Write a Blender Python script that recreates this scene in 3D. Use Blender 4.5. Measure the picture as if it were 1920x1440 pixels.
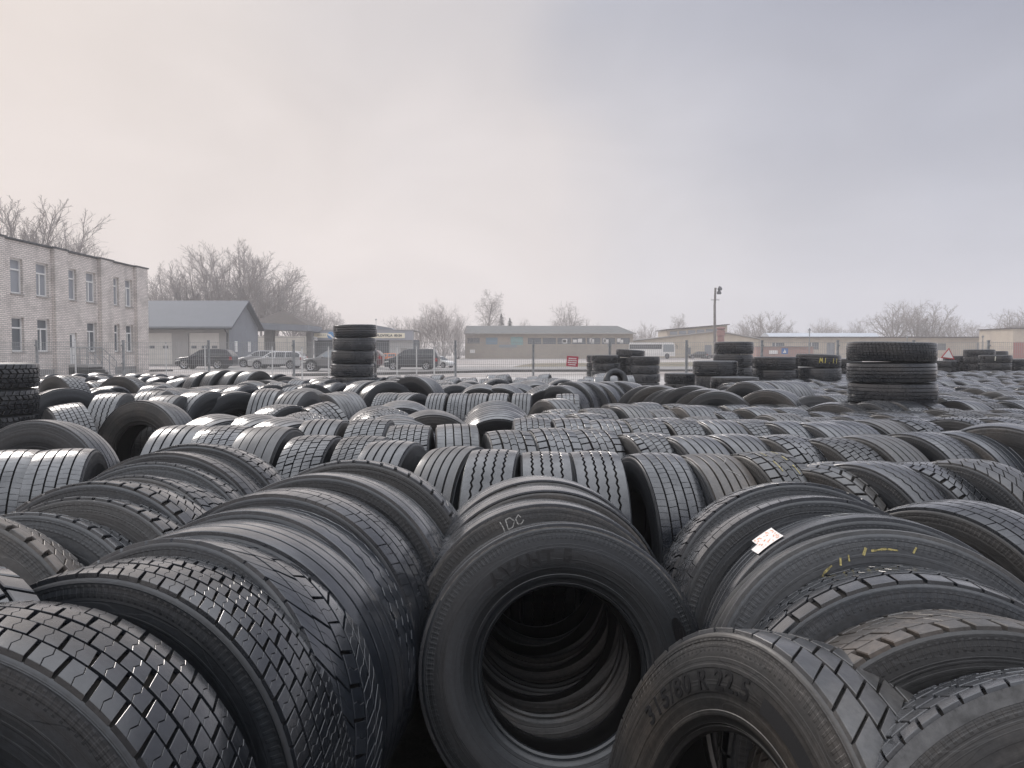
import bpy, bmesh, math, random
from mathutils import Vector, Matrix
R_ = math.radians
sc = bpy.context.scene
for o in list(bpy.data.objects): bpy.data.objects.remove(o)
C = sc.collection
PI = math.pi

# ---------------------------------------------------------------- camera
EYE = 1.5
cam = bpy.data.cameras.new('camera'); cam_o = bpy.data.objects.new('camera', cam); C.objects.link(cam_o)
cam_o.location = (0, 0, EYE)
cam_o.rotation_euler = (R_(90) - math.atan(60 / 1443), 0, 0)
cam.sensor_fit = 'HORIZONTAL'; cam.sensor_width = 36; cam.lens = 36 * 1443 / 1920
cam.clip_start = .05; cam.clip_end = 3000
sc.camera = cam_o

# ---------------------------------------------------------------- world: bright overcast, warm at the left, bluish at the right
SUN_EL, SUN_AZ = R_(32), R_(-38)          # azimuth from +Y towards +X
w = bpy.data.worlds.new('World'); sc.world = w; w.use_nodes = True
nt = w.node_tree; nt.nodes.clear()
def N(t, **k):
    n = nt.nodes.new(t)
    for a, b in k.items(): setattr(n, a, b)
    return n
def lk(a, b): nt.links.new(a, b)
out = N('ShaderNodeOutputWorld'); addsh = N('ShaderNodeAddShader')
sky = N('ShaderNodeTexSky', sky_type='NISHITA', sun_disc=False)
sky.sun_elevation = SUN_EL; sky.sun_rotation = SUN_AZ; sky.dust_density = 5; sky.air_density = 1.5
bsky = N('ShaderNodeBackground'); bsky.inputs[1].default_value = .003
lk(sky.outputs[0], bsky.inputs[0])
tc = N('ShaderNodeTexCoord'); sep = N('ShaderNodeSeparateXYZ'); lk(tc.outputs['Generated'], sep.inputs[0])
noi = N('ShaderNodeTexNoise'); noi.inputs['Scale'].default_value = 2.2; noi.inputs['Detail'].default_value = 3
lk(tc.outputs['Generated'], noi.inputs['Vector'])
nsub = N('ShaderNodeMath', operation='MULTIPLY_ADD'); lk(noi.outputs[0], nsub.inputs[0]); nsub.inputs[1].default_value = .5; nsub.inputs[2].default_value = -.25
xa = N('ShaderNodeMath', operation='ADD'); lk(sep.outputs[0], xa.inputs[0]); lk(nsub.outputs[0], xa.inputs[1])
def ramp(src, pts, inter='B_SPLINE'):
    m = N('ShaderNodeMapRange'); m.inputs[1].default_value = pts[0][0]; m.inputs[2].default_value = pts[-1][0]; lk(src, m.inputs[0])
    r = N('ShaderNodeValToRGB'); r.color_ramp.interpolation = inter
    e = r.color_ramp.elements; lo, hi = pts[0][0], pts[-1][0]
    while len(e) < len(pts): e.new(.5)
    for i, (p, c) in enumerate(pts): e[i].position = (p - lo) / (hi - lo); e[i].color = (*c, 1)
    lk(m.outputs[0], r.inputs[0]); return r.outputs[0]
lowr = ramp(xa.outputs[0], [(-1, (.79, .71, .69)), (-.3, (.79, .72, .70)), (-.02, (.77, .71, .70)), (.14, (.69, .665, .69)), (.5, (.60, .605, .67)), (1, (.56, .57, .64))], 'LINEAR')
uppr = ramp(xa.outputs[0], [(-1, (.62, .575, .57)), (-.25, (.68, .63, .62)), (-.02, (.60, .575, .595)), (.09, (.48, .485, .545)), (.5, (.36, .375, .455)), (1, (.34, .355, .43))], 'LINEAR')
hi = N('ShaderNodeMapRange'); hi.inputs[1].default_value = .43; hi.inputs[2].default_value = .95; hi.inputs[4].default_value = 1; lk(sep.outputs[2], hi.inputs[0]); hi.interpolation_type = 'SMOOTHSTEP'
zr = ramp(sep.outputs[2], [(-.02, (0, 0, 0)), (.13, (.2, .2, .2)), (.25, (.45, .45, .45)), (.42, (1, 1, 1)), (1, (1, 1, 1))], 'EASE')
za = N('ShaderNodeMath', operation='MULTIPLY_ADD'); lk(nsub.outputs[0], za.inputs[0]); za.inputs[1].default_value = .8; lk(zr, za.inputs[2]); za.use_clamp = True
mx = N('ShaderNodeMix', data_type='RGBA'); lk(za.outputs[0], mx.inputs[0]); lk(lowr, mx.inputs[6]); lk(uppr, mx.inputs[7])
mz = N('ShaderNodeMix', data_type='RGBA'); lk(hi.outputs[0], mz.inputs[0]); lk(mx.outputs[2], mz.inputs[6]); mz.inputs[7].default_value = (2.2, 2.26, 2.42, 1)
cm = N('ShaderNodeMapping'); cm.inputs['Scale'].default_value = (2.2, 1.2, 4.2); lk(tc.outputs['Generated'], cm.inputs[0])
cn_ = N('ShaderNodeTexNoise'); cn_.inputs['Scale'].default_value = 1.6; cn_.inputs['Detail'].default_value = 5; cn_.inputs['Roughness'].default_value = .5; cn_.inputs['Distortion'].default_value = .6; lk(cm.outputs[0], cn_.inputs['Vector'])
cmr = N('ShaderNodeMapRange'); cmr.inputs[1].default_value = .3; cmr.inputs[2].default_value = .7; cmr.inputs[3].default_value = .95; cmr.inputs[4].default_value = 1.07; lk(cn_.outputs[0], cmr.inputs[0])
csc = N('ShaderNodeVectorMath', operation='SCALE'); lk(mz.outputs[2], csc.inputs[0]); lk(cmr.outputs[0], csc.inputs['Scale'])
bcl = N('ShaderNodeBackground'); lk(csc.outputs[0], bcl.inputs[0]); bcl.inputs[1].default_value = 1.0
lk(bcl.outputs[0], addsh.inputs[0]); lk(bsky.outputs[0], addsh.inputs[1]); lk(addsh.outputs[0], out.inputs[0])

sun = bpy.data.lights.new('sun', 'SUN'); sun.energy = 1.1; sun.angle = R_(16); sun.color = (1, .93, .88)
sun_o = bpy.data.objects.new('sun', sun); C.objects.link(sun_o)
sd = Vector((math.sin(SUN_AZ) * math.cos(SUN_EL), math.cos(SUN_AZ) * math.cos(SUN_EL), math.sin(SUN_EL)))
sun_o.rotation_euler = sd.to_track_quat('Z', 'Y').to_euler(); sun_o.location = sd * 60

sc.view_settings.view_transform = 'Standard'; sc.view_settings.look = 'None'
sc.view_settings.exposure = 0; sc.view_settings.gamma = 1
sc.cycles.use_denoising = True; sc.cycles.max_bounces = 6; sc.cycles.volume_bounces = 3
sc.cycles.transparent_max_bounces = 12

# ---------------------------------------------------------------- helpers
def tag(o, label=None, cat=None, group=None, kind=None):
    if label: o['label'] = label
    if cat: o['category'] = cat
    if group: o['group'] = group
    if kind: o['kind'] = kind
    return o
def thing(name, label, cat, loc=(0, 0, 0), rz=0, group=None):
    o = bpy.data.objects.new(name, None); C.objects.link(o); o.location = loc; o.rotation_euler = (0, 0, rz)
    o.empty_display_size = .2
    return tag(o, label, cat, group)
def obj(name, me, mat=None, parent=None):
    o = bpy.data.objects.new(name, me); C.objects.link(o)
    if mat is not None:
        mats = mat if isinstance(mat, (list, tuple)) else [mat]
        if not me.materials:
            for m in mats: me.materials.append(m)
        else:
            for i, m in enumerate(mats):
                o.material_slots[i].link = 'OBJECT'; o.material_slots[i].material = m
    if parent: o.parent = parent
    return o
class MB:
    """collects primitive shapes into one mesh"""
    def __init__(s): s.v = []; s.f = []; s.mi = []; s.cur = 0
    def add(s, vs, fs):
        b = len(s.v); s.v += [tuple(v) for v in vs]; s.f += [tuple(b + i for i in f) for f in fs]; s.mi += [s.cur] * len(fs); return s
    def box(s, x0, x1, y0, y1, z0, z1):
        vs = [(x, y, z) for z in (z0, z1) for y in (y0, y1) for x in (x0, x1)]
        return s.add(vs, [(0, 2, 3, 1), (4, 5, 7, 6), (0, 1, 5, 4), (2, 6, 7, 3), (1, 3, 7, 5), (0, 4, 6, 2)])
    def tube(s, p0, p1, r0, r1=None, n=8, cap=True):
        r1 = r0 if r1 is None else r1; p0 = Vector(p0); p1 = Vector(p1); d = (p1 - p0).normalized()
        a = d.orthogonal().normalized(); b = d.cross(a)
        vs = [p + (a * math.cos(2 * PI * i / n) + b * math.sin(2 * PI * i / n)) * r for p, r in ((p0, r0), (p1, r1)) for i in range(n)]
        fs = [(i, (i + 1) % n, n + (i + 1) % n, n + i) for i in range(n)]
        if cap: fs += [tuple(range(n))[::-1], tuple(range(n, 2 * n))]
        return s.add(vs, fs)
    def prism(s, pts, axis, a0, a1):
        """polygon pts (2-D) swept along axis 'x','y' or 'z'"""
        n = len(pts)
        def P(p, a): return {'x': (a, p[0], p[1]), 'y': (p[0], a, p[1]), 'z': (p[0], p[1], a)}[axis]
        vs = [P(p, a0) for p in pts] + [P(p, a1) for p in pts]
        return s.add(vs, [tuple(range(n))[::-1], tuple(range(n, 2 * n))] + [(i, (i + 1) % n, n + (i + 1) % n, n + i) for i in range(n)])
    def lathe(s, prof, axis='z', n=24, close=False):
        m = len(prof); vs = []
        for i in range(n):
            t = 2 * PI * i / n; c, q = math.cos(t), math.sin(t)
            for r, h in prof: vs.append({'z': (r * c, r * q, h), 'y': (r * c, h, r * q), 'x': (h, r * c, r * q)}[axis])
        fs = []
        for i in range(n):
            j = (i + 1) % n
            for k in range(m if close else m - 1):
                l = (k + 1) % m; fs.append((i * m + k, j * m + k, j * m + l, i * m + l))
        return s.add(vs, fs)
    def mesh(s, name, smooth=None):
        me = bpy.data.meshes.new(name); me.from_pydata(s.v, [], s.f)
        if any(s.mi): me.polygons.foreach_set('material_index', s.mi)
        bm = bmesh.new(); bm.from_mesh(me); bmesh.ops.recalc_face_normals(bm, faces=bm.faces); bm.to_mesh(me); bm.free()
        if smooth is not None:
            me.polygons.foreach_set('use_smooth', [True] * len(me.polygons)); me.set_sharp_from_angle(angle=R_(smooth))
        me.update(); return me
    def build(s, name, mat, parent=None, smooth=None): return obj(name, s.mesh(name, smooth), mat, parent)
def at(px, py, D):
    """the place at distance D ahead that the photograph shows at pixel (px,py)"""
    p = math.atan(60 / 1443); c, s_ = math.cos(p), math.sin(p); vx = (px - 960) / 1443; vy = (720 - py) / 1443
    d = Vector((vx, c + vy * s_, -s_ + vy * c)); return Vector((0, 0, EYE)) + d * (D / d.y)

# ---------------------------------------------------------------- materials
def new_mat(name):
    m = bpy.data.materials.new(name); m.use_nodes = True; t = m.node_tree; return m, t, t.nodes['Principled BSDF']
def mat(name, col, rough=.6, metal=0, noise=None, nscale=6, bump=0, bscale=40, spec=.5, coord='Object'):
    m, t, b = new_mat(name); b.inputs['Roughness'].default_value = rough; b.inputs['Metallic'].default_value = metal
    b.inputs['Specular IOR Level'].default_value = spec; b.inputs['Base Color'].default_value = (*col, 1)
    co = t.nodes.new('ShaderNodeTexCoord')
    if noise:
        n = t.nodes.new('ShaderNodeTexNoise'); n.inputs['Scale'].default_value = nscale; n.inputs['Detail'].default_value = 6; n.inputs['Roughness'].default_value = .65
        t.links.new(co.outputs[coord], n.inputs['Vector'])
        r = t.nodes.new('ShaderNodeValToRGB'); r.color_ramp.elements[0].position = .33; r.color_ramp.elements[1].position = .68
        r.color_ramp.elements[0].color = (*col, 1); r.color_ramp.elements[1].color = (*noise, 1)
        t.links.new(n.outputs[0], r.inputs[0]); t.links.new(r.outputs[0], b.inputs['Base Color'])
    if bump:
        n2 = t.nodes.new('ShaderNodeTexNoise'); n2.inputs['Scale'].default_value = bscale; n2.inputs['Detail'].default_value = 5
        t.links.new(co.outputs[coord], n2.inputs['Vector'])
        bp = t.nodes.new('ShaderNodeBump'); bp.inputs['Strength'].default_value = bump; bp.inputs['Distance'].default_value = .02
        t.links.new(n2.outputs[0], bp.inputs['Height']); t.links.new(bp.outputs[0], b.inputs['Normal'])
    return m
def rubber(name, col, dirt, dirt_amt, rough, wet=.25, rings=False, coat=.0, bumpd=.0010):
    """worn black rubber: grey bloom and mud in patches, damp glossy film; rings = moulded lines round the sidewall"""
    m, t, b = new_mat(name); L = t.links.new; nn = t.nodes.new
    co = nn('ShaderNodeTexCoord'); oi = nn('ShaderNodeObjectInfo')
    mp = nn('ShaderNodeVectorMath'); mp.operation = 'ADD'
    cr = nn('ShaderNodeCombineXYZ')
    for i in range(3): L(oi.outputs['Random'], cr.inputs[i])
    sca = nn('ShaderNodeVectorMath'); sca.operation = 'SCALE'; sca.inputs['Scale'].default_value = 37; L(cr.outputs[0], sca.inputs[0])
    L(co.outputs['Object'], mp.inputs[0]); L(sca.outputs[0], mp.inputs[1])
    def noise(scale, det=6, rg=.6, vec=None):
        n = nn('ShaderNodeTexNoise'); n.inputs['Scale'].default_value = scale; n.inputs['Detail'].default_value = det; n.inputs['Roughness'].default_value = rg
        L(vec or mp.outputs[0], n.inputs['Vector']); return n.outputs[0]
    def rng_(src, a, b_, lo=0, hi=1):
        n = nn('ShaderNodeMapRange'); n.inputs[1].default_value = a; n.inputs[2].default_value = b_; n.inputs[3].default_value = lo; n.inputs[4].default_value = hi; L(src, n.inputs[0]); return n.outputs[0]
    def mth(op, x, y):
        n = nn('ShaderNodeMath'); n.operation = op
        for i, q in enumerate((x, y)):
            if isinstance(q, (int, float)): n.inputs[i].default_value = q
            else: L(q, n.inputs[i])
        return n.outputs[0]
    big = noise(3.0); fine = noise(70, 4); mid = noise(15, 5, .7)
    amt = mth('MULTIPLY', mth('MULTIPLY', rng_(big, .40, .68), rng_(mid, .25, .75, .2, 1)), mth('MULTIPLY', rng_(oi.outputs['Random'], 0, 1, .25, 1.25), dirt_amt))
    n_ = nn('ShaderNodeClamp'); L(amt, n_.inputs[0]); amt = n_.outputs[0]
    mc = nn('ShaderNodeMix'); mc.data_type = 'RGBA'; mc.inputs[6].default_value = (*col, 1); mc.inputs[7].default_value = (*dirt, 1); L(amt, mc.inputs[0])
    vm = nn('ShaderNodeVectorMath'); vm.operation = 'SCALE'; L(mc.outputs[2], vm.inputs[0]); L(mth('MULTIPLY', rng_(fine, .3, .7, .7, 1.35), rng_(oi.outputs['Random'], 0, 1, .6, 1.35)), vm.inputs['Scale'])
    L(vm.outputs[0], b.inputs['Base Color'])
    damp = rng_(noise(4.2, 6, .65), .34, .60)
    L(rng_(damp, 0, 1, rough, max(.10, rough - wet)), b.inputs['Roughness'])
    b.inputs['Specular IOR Level'].default_value = .55
    if coat: L(rng_(damp, 0, 1, coat * .25, coat), b.inputs['Coat Weight']); b.inputs['Coat Roughness'].default_value = .17; b.inputs['Coat IOR'].default_value = 1.5
    bp = nn('ShaderNodeBump'); bp.inputs['Strength'].default_value = .35; bp.inputs['Distance'].default_value = bumpd * 3; L(mid, bp.inputs['Height'])
    bp2 = nn('ShaderNodeBump'); bp2.inputs['Strength'].default_value = .3; bp2.inputs['Distance'].default_value = bumpd; L(fine, bp2.inputs['Height']); L(bp.outputs[0], bp2.inputs['Normal']); nrm = bp2.outputs[0]
    if rings:
        se = nn('ShaderNodeSeparateXYZ'); L(co.outputs['Object'], se.inputs[0])
        rad = mth('SQRT', mth('ADD', mth('MULTIPLY', se.outputs[0], se.outputs[0]), mth('MULTIPLY', se.outputs[2], se.outputs[2])), 0)
        c2 = nn('ShaderNodeCombineXYZ'); L(rad, c2.inputs[0]); L(mth('MULTIPLY', oi.outputs['Random'], 9), c2.inputs[1])
        lines = noise(95, 1, .5, c2.outputs[0])
        bp3 = nn('ShaderNodeBump'); bp3.inputs['Strength'].default_value = .35; bp3.inputs['Distance'].default_value = .0014; L(rng_(lines, .56, .62), bp3.inputs['Height']); L(nrm, bp3.inputs['Normal']); nrm = bp3.outputs[0]
        # moulded panels and scuffs round the sidewall
        ang = mth('ARCTAN2', se.outputs[2], se.outputs[0]); c3 = nn('ShaderNodeCombineXYZ'); L(mth('MULTIPLY', ang, .9), c3.inputs[0]); L(mth('MULTIPLY', rad, 7), c3.inputs[1]); L(mth('MULTIPLY', oi.outputs['Random'], 50), c3.inputs[2])
        pan = noise(3.2, 1, .3, c3.outputs[0])
        bp4 = nn('ShaderNodeBump'); bp4.inputs['Strength'].default_value = .22; bp4.inputs['Distance'].default_value = .0015; L(rng_(pan, .495, .515), bp4.inputs['Height']); L(nrm, bp4.inputs['Normal']); nrm = bp4.outputs[0]
        stv = nn('ShaderNodeCombineXYZ'); L(mth('MULTIPLY', ang, .45), stv.inputs[0]); L(mth('MULTIPLY', rad, 34), stv.inputs[1]); L(mth('MULTIPLY', oi.outputs['Random'], 23), stv.inputs[2])
        strk = rng_(noise(1.6, 5, .6, stv.outputs[0]), .35, .7, .68, 1.6)
        vm2 = nn('ShaderNodeVectorMath'); vm2.operation = 'SCALE'; L(vm.outputs[0], vm2.inputs[0]); L(strk, vm2.inputs['Scale']); L(vm2.outputs[0], b.inputs['Base Color'])
        band = mth('MULTIPLY', rng_(rad, .455, .459), rng_(rad, .484, .480)); tick = mth('MULTIPLY', band, rng_(mth('SINE', mth('MULTIPLY', ang, 170), 0), .1, .5))
        bp5 = nn('ShaderNodeBump'); bp5.inputs['Strength'].default_value = .45; bp5.inputs['Distance'].default_value = .0016; L(tick, bp5.inputs['Height']); L(nrm, bp5.inputs['Normal']); nrm = bp5.outputs[0]
    L(nrm, b.inputs['Normal']); return m
RUB = dict(
    tread=rubber('tread_rubber', (.0145, .017, .0215), (.050, .050, .051), .8, .33, .15, coat=.8),
    wet=rubber('tread_rubber_damp', (.0125, .0155, .0205), (.032, .034, .037), .5, .27, .10, coat=1.0),
    dusty=rubber('tread_rubber_dusty', (.026, .027, .029), (.080, .073, .064), .8, .46, .18, coat=.5),
    brown=rubber('tread_rubber_brown', (.038, .036, .034), (.12, .095, .075), 1.0, .50, .18, coat=.3),
    side=rubber('sidewall_rubber', (.0145, .017, .0205), (.037, .036, .035), .6, .46, .12, True, .12),
    side_brown=rubber('sidewall_rubber_brown', (.0215, .0215, .0215), (.066, .055, .045), .85, .52, .12, True, .06),
    side_grey=rubber('sidewall_rubber_grey', (.015, .0175, .0205), (.030, .031, .033), .5, .44, .1, True, .12),
    bead=rubber('bead_rubber', (.012, .013, .015), (.03, .028, .026), .5, .46, .16, coat=.15),
    liner=mat('inner_liner_rubber', (.009, .009, .010), .7, noise=(.016, .015, .014), nscale=12),
    pit=mat('groove_rubber', (.006, .006, .007), .9, noise=(.020, .0175, .014), nscale=9, spec=.2),
)
LETTER = mat('letter_rubber', (.010, .010, .011), .55)
CHALK_W = mat('white_chalk', (.55, .54, .51), .9, noise=(.05, .05, .05), nscale=120)
CHALK_Y = mat('yellow_chalk', (.62, .52, .20), .9, noise=(.05, .046, .03), nscale=110)
CHALK_R = mat('red_chalk', (.5, .12, .08), .9)
PAPER = mat('white_paper', (.80, .77, .74), .8, noise=(.66, .60, .56), nscale=60)
PAPER_INK = mat('orange_ink', (.75, .28, .12), .8)

# ---------------------------------------------------------------- ground
GZ = -.08
def ground_z(x, y):
    return GZ + max(0, min(1, (y - 24) / 90)) * .62 + (0 if y < 24 else 0)
def build_ground():
    xs = [-250, -180, -120, -60, -40, -30, -20, -15, -10, -8, -6, -4, -3, -2, -1, 0, 1, 2, 3, 4, 6, 8, 10, 15, 20, 30, 40, 60, 120, 180, 250]
    ys = [-60, -20, -5, -2, 0, 1, 2, 3, 4, 5, 6, 8, 10, 13, 16, 20, 24, 28, 34, 40, 50, 60, 75, 90, 114, 160, 200, 258]
    b = MB(); vs = [(x, y, ground_z(x, y) - (.2 if (x, y) in ((1, 1), (1, 2), (0, 1)) else 0)) for y in ys for x in xs]; nx = len(xs)
    b.add(vs, [(j * nx + i, j * nx + i + 1, (j + 1) * nx + i + 1, (j + 1) * nx + i) for j in range(len(ys) - 1) for i in range(nx - 1)])
    m, t, p = new_mat('yard_ground'); L = t.links.new; nn = t.nodes.new
    co = nn('ShaderNodeTexCoord')
    n1 = nn('ShaderNodeTexNoise'); n1.inputs['Scale'].default_value = .13; n1.inputs['Detail'].default_value = 8; L(co.outputs['Object'], n1.inputs['Vector'])
    n2 = nn('ShaderNodeTexNoise'); n2.inputs['Scale'].default_value = 18; n2.inputs['Detail'].default_value = 8; n2.inputs['Roughness'].default_value = .75; L(co.outputs['Object'], n2.inputs['Vector'])
    sep = nn('ShaderNodeSeparateXYZ'); L(co.outputs['Object'], sep.inputs[0])
    far = nn('ShaderNodeMapRange'); far.inputs[1].default_value = 26; far.inputs[2].default_value = 31; L(sep.outputs[1], far.inputs[0])
    r1 = nn('ShaderNodeValToRGB'); r1.color_ramp.elements[0].color = (.030, .026, .022, 1); r1.color_ramp.elements[1].color = (.085, .075, .062, 1); L(n2.outputs[0], r1.inputs[0])
    r1.color_ramp.elements[0].position = .35; r1.color_ramp.elements[1].position = .7
    r2 = nn('ShaderNodeValToRGB'); r2.color_ramp.elements[0].color = (.25, .215, .195, 1); r2.color_ramp.elements[1].color = (.36, .33, .31, 1); L(n1.outputs[0], r2.inputs[0])
    r2.color_ramp.elements[0].position = .35; r2.color_ramp.elements[1].position = .6
    mx = nn('ShaderNodeMix'); mx.data_type = 'RGBA'; L(far.outputs[0], mx.inputs[0]); L(r1.outputs[0], mx.inputs[6]); L(r2.outputs[0], mx.inputs[7]); L(mx.outputs[2], p.inputs['Base Color'])
    p.inputs['Roughness'].default_value = .75
    bp = nn('ShaderNodeBump'); bp.inputs['Strength'].default_value = .8; bp.inputs['Distance'].default_value = .03; L(n2.outputs[0], bp.inputs['Height']); L(bp.outputs[0], p.inputs['Normal'])
    o = b.build('ground', m); tag(o, kind='structure')
build_ground()

# ---------------------------------------------------------------- tyres
RT, HW = .52, .1425
def crown(v): return .010 * min(1.2, abs(v) / HW) ** 2.4
def inset(P, d):
    n = len(P); o = []
    for i in range(n):
        a, b, c = Vector(P[i - 1]), Vector(P[i]), Vector(P[(i + 1) % n])
        e1 = (b - a).normalized(); e2 = (c - b).normalized()
        n1 = Vector((-e1.y, e1.x)); n2 = Vector((-e2.y, e2.x)); k = max(.35, 1 + n1.dot(n2))
        o.append(tuple(b + (n1 + n2) * (d / k)))
    return o
class Tread:
    def __init__(s): s.v = []; s.f = []; s.nt = []
    def pt(s, q, d):
        r = RT - crown(q[1]) - d; a = q[0] / RT
        s.v.append((r * math.cos(a), q[1], r * math.sin(a))); return len(s.v) - 1
    def block(s, P, depth=.012, ch=.0016, wear=0):
        area = sum(P[i - 1][0] * P[i][1] - P[i][0] * P[i - 1][1] for i in range(len(P)))
        if area < 0: P = P[::-1]
        T = inset(P, ch); B = inset(P, -.0012); n = len(P)
        t = [s.pt(q, wear) for q in T]; m = [s.pt(q, wear + ch) for q in P]; b = [s.pt(q, depth) for q in B]
        s.f.append(tuple(t[::-1])); s.nt.append(1)
        for i in range(n):
            j = (i + 1) % n
            s.f.append((t[j], m[j], m[i], t[i])); s.nt.append(0); s.f.append((m[j], b[j], b[i], m[i])); s.nt.append(0)
    def strip(s, vl, vr, n=160, depth=.012, ch=.0018):
        rows = []
        for i in range(n):
            q = 2 * PI * RT * i / n; a, b = vl(q), vr(q)
            rows.append([s.pt((q, a - .001), depth), s.pt((q, a), ch), s.pt((q, a + ch), 0), s.pt((q, (a + b) / 2), 0), s.pt((q, b - ch), 0), s.pt((q, b), ch), s.pt((q, b + .001), depth)])
        for i in range(n):
            A, B = rows[i], rows[(i + 1) % n]
            for k in range(6): s.f.append((A[k], A[k + 1], B[k + 1], B[k])); s.nt.append(1 if k in (2, 3) else 0)
    def mesh(s, name):
        me = bpy.data.meshes.new(name); me.from_pydata(s.v, [], s.f); me.update()
        # outward-facing polygons
        nor = []
        for p in me.polygons:
            if s.nt[p.index]:
                for vi in p.vertices:
                    c = me.vertices[vi].co; k = 1 / math.hypot(c.x, c.z); sl = .010 * 2.4 / HW * (min(1.2, abs(c.y) / HW)) ** 1.4 * (1 if c.y > 0 else -1)
                    nor.append(Vector((c.x * k, sl, c.z * k)).normalized())
            else:
                c = p.center; n = p.normal
                nor += [n.copy()] * len(p.vertices)
        me.polygons.foreach_set('use_smooth', [True] * len(me.polygons))
        me.normals_split_custom_set(nor); return me
CIRC = 2 * PI * RT
def cut(P4, frac=.5, gap=.0013, zig=.004):
    """split a 4-cornered block (s0v0, s1v0, s1v1, s0v1) across by a wavy sipe"""
    a, b, c, d = [Vector(p) for p in P4]
    l = a.lerp(b, frac); r = d.lerp(c, frac); ds = Vector((gap / 2, 0)); z = Vector((zig, 0))
    m1 = l.lerp(r, .33) + z; m2 = l.lerp(r, .67) - z
    return [[a, l - ds, m1 - ds, m2 - ds, r - ds, d], [l + ds, b, c, r + ds, m2 + ds, m1 + ds]]
def columns(T, edges, n, gs, gv, off, stag, sipe=False, depth=.012, rnd=None, cols=None, wear=.0030, ch=.0011):
    p = CIRC / n; rnd = rnd or random.Random(3)
    for c in range(len(edges) - 1):
        if cols is not None and c not in cols: continue
        v0 = edges[c] + (gv / 2 if c else 0); v1 = edges[c + 1] - (gv / 2 if c < len(edges) - 2 else 0)
        for k in range(n):
            s = (k + stag(c)) * p; jj = min(.0026, p * .045); j = [rnd.uniform(-jj, jj) for _ in range(4)]
            P = [(s + gs / 2 + off(c, v0) + j[0], v0), (s + p - gs / 2 + off(c, v0) + j[1], v0), (s + p - gs / 2 + off(c, v1) + j[2], v1), (s + gs / 2 + off(c, v1) + j[3], v1)]
            wr = rnd.uniform(0, wear)
            for Q in (cut(P) if sipe else [P]): T.block([tuple(q) for q in Q], depth, ch * (.6 if sipe else 1), wr)
def lin(n): return [-HW + 2 * HW * i / n for i in range(n + 1)]
TREADS = {}
def make_treads():
    def new(k): TREADS[k] = Tread(); return TREADS[k]
    t = new('block'); columns(t, lin(5), 50, .0085, .0075, lambda c, v: .34 * v, lambda c: c * .41, True)
    t = new('block6'); columns(t, lin(6), 60, .0075, .0065, lambda c, v: .42 * v, lambda c: (c % 2) * .5 + c * .07, True)
    t = new('winter'); columns(t, [-HW, -.086, -.03, .03, .086, HW], 40, .009, .006, lambda c, v: 2.2 * abs(v) ** 1.5, lambda c: (0, .1, .35, .1, 0)[c], True)
    t = new('rib'); e = lin(5)
    for c in range(5):
        a = e[c] + (.005 if c else 0); b = e[c + 1] - (.005 if c < 4 else 0)
        t.strip(lambda q, a=a, c=c: a + (.0015 * math.sin(q / RT * 80) if c else 0), lambda q, b=b, c=c: b + (.0015 * math.sin(q / RT * 80) if c < 4 else 0))
    t = new('sipe'); columns(t, lin(5), 84, .0016, .009, lambda c, v: .12 * v * (1 if c % 2 else -1), lambda c: c * .3, False, .012, None, None, .0004, .0005)
    t = new('zig')
    for c in range(5):
        a = e[c] + (.005 if c else 0); b = e[c + 1] - (.005 if c < 4 else 0)
        tri = lambda q: abs(((q / CIRC * 60) % 1) * 2 - 1) * 2 - 1
        t.strip(lambda q, a=a, c=c: a + (.0048 * tri(q) if c else 0), lambda q, b=b, c=c: b + (.0048 * tri(q) if c < 4 else 0), 240)
    t = new('hex'); columns(t, [-HW, -.079, .079, HW], 46, .011, .010, lambda c, v: .1 * v, lambda c: .2 * c, False, .014, None, (0, 2))
    p = CIRC / 46
    for c in range(3):
        v0, v1 = -.0735 + c * .049 + .0028, -.0735 + (c + 1) * .049 - .0028; sg = .17 * p * (1 if c % 2 else -1)
        for k in range(46):
            s0 = (k + (c % 2) * .5) * p; g = .0034
            t.block([(s0 + g, v0), (s0 + p - g, v0), (s0 + p - g + sg, (v0 + v1) / 2), (s0 + p - g, v1), (s0 + g, v1), (s0 + g + sg, (v0 + v1) / 2)], .012, .0009, random.Random(k * 3 + c).uniform(0, .001))
    t = new('lug'); columns(t, lin(5), 42, .014, .008, lambda c, v: (.55 if c % 2 else -.45) * v, lambda c: c * .5, False, .0155, None, None, .002, .0025)
    t = new('notch'); columns(t, [-HW, -.088, -.03, .03, .088, HW], 52, .013, .007, lambda c, v: .22 * v, lambda c: .5 * c, False, .0155, None, (0, 4), .002, .0022)
    columns(t, [-HW, -.088, -.03, .03, .088, HW], 78, .0045, .006, lambda c, v: .5 * v, lambda c: .33 * c, False, .012, None, (1, 2, 3))
    t = new('diamond'); columns(t, lin(4), 46, .0075, .007, lambda c, v: .85 * v, lambda c: c * .52, False, .012)
    t = new('worn')
    for c in range(5):
        a = e[c] + (.0028 if c else 0); b = e[c + 1] - (.0028 if c < 4 else 0)
        t.strip(lambda q, a=a: a, lambda q, b=b: b, 128, .008, .001)
    t = new('fine'); columns(t, lin(7), 72, .006, .0055, lambda c, v: .25 * v * (1 if c % 2 else -1), lambda c: c * .41, False, .010)
    for k in list(TREADS): TREADS[k] = TREADS[k].mesh('tread_' + k)
make_treads()

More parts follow.
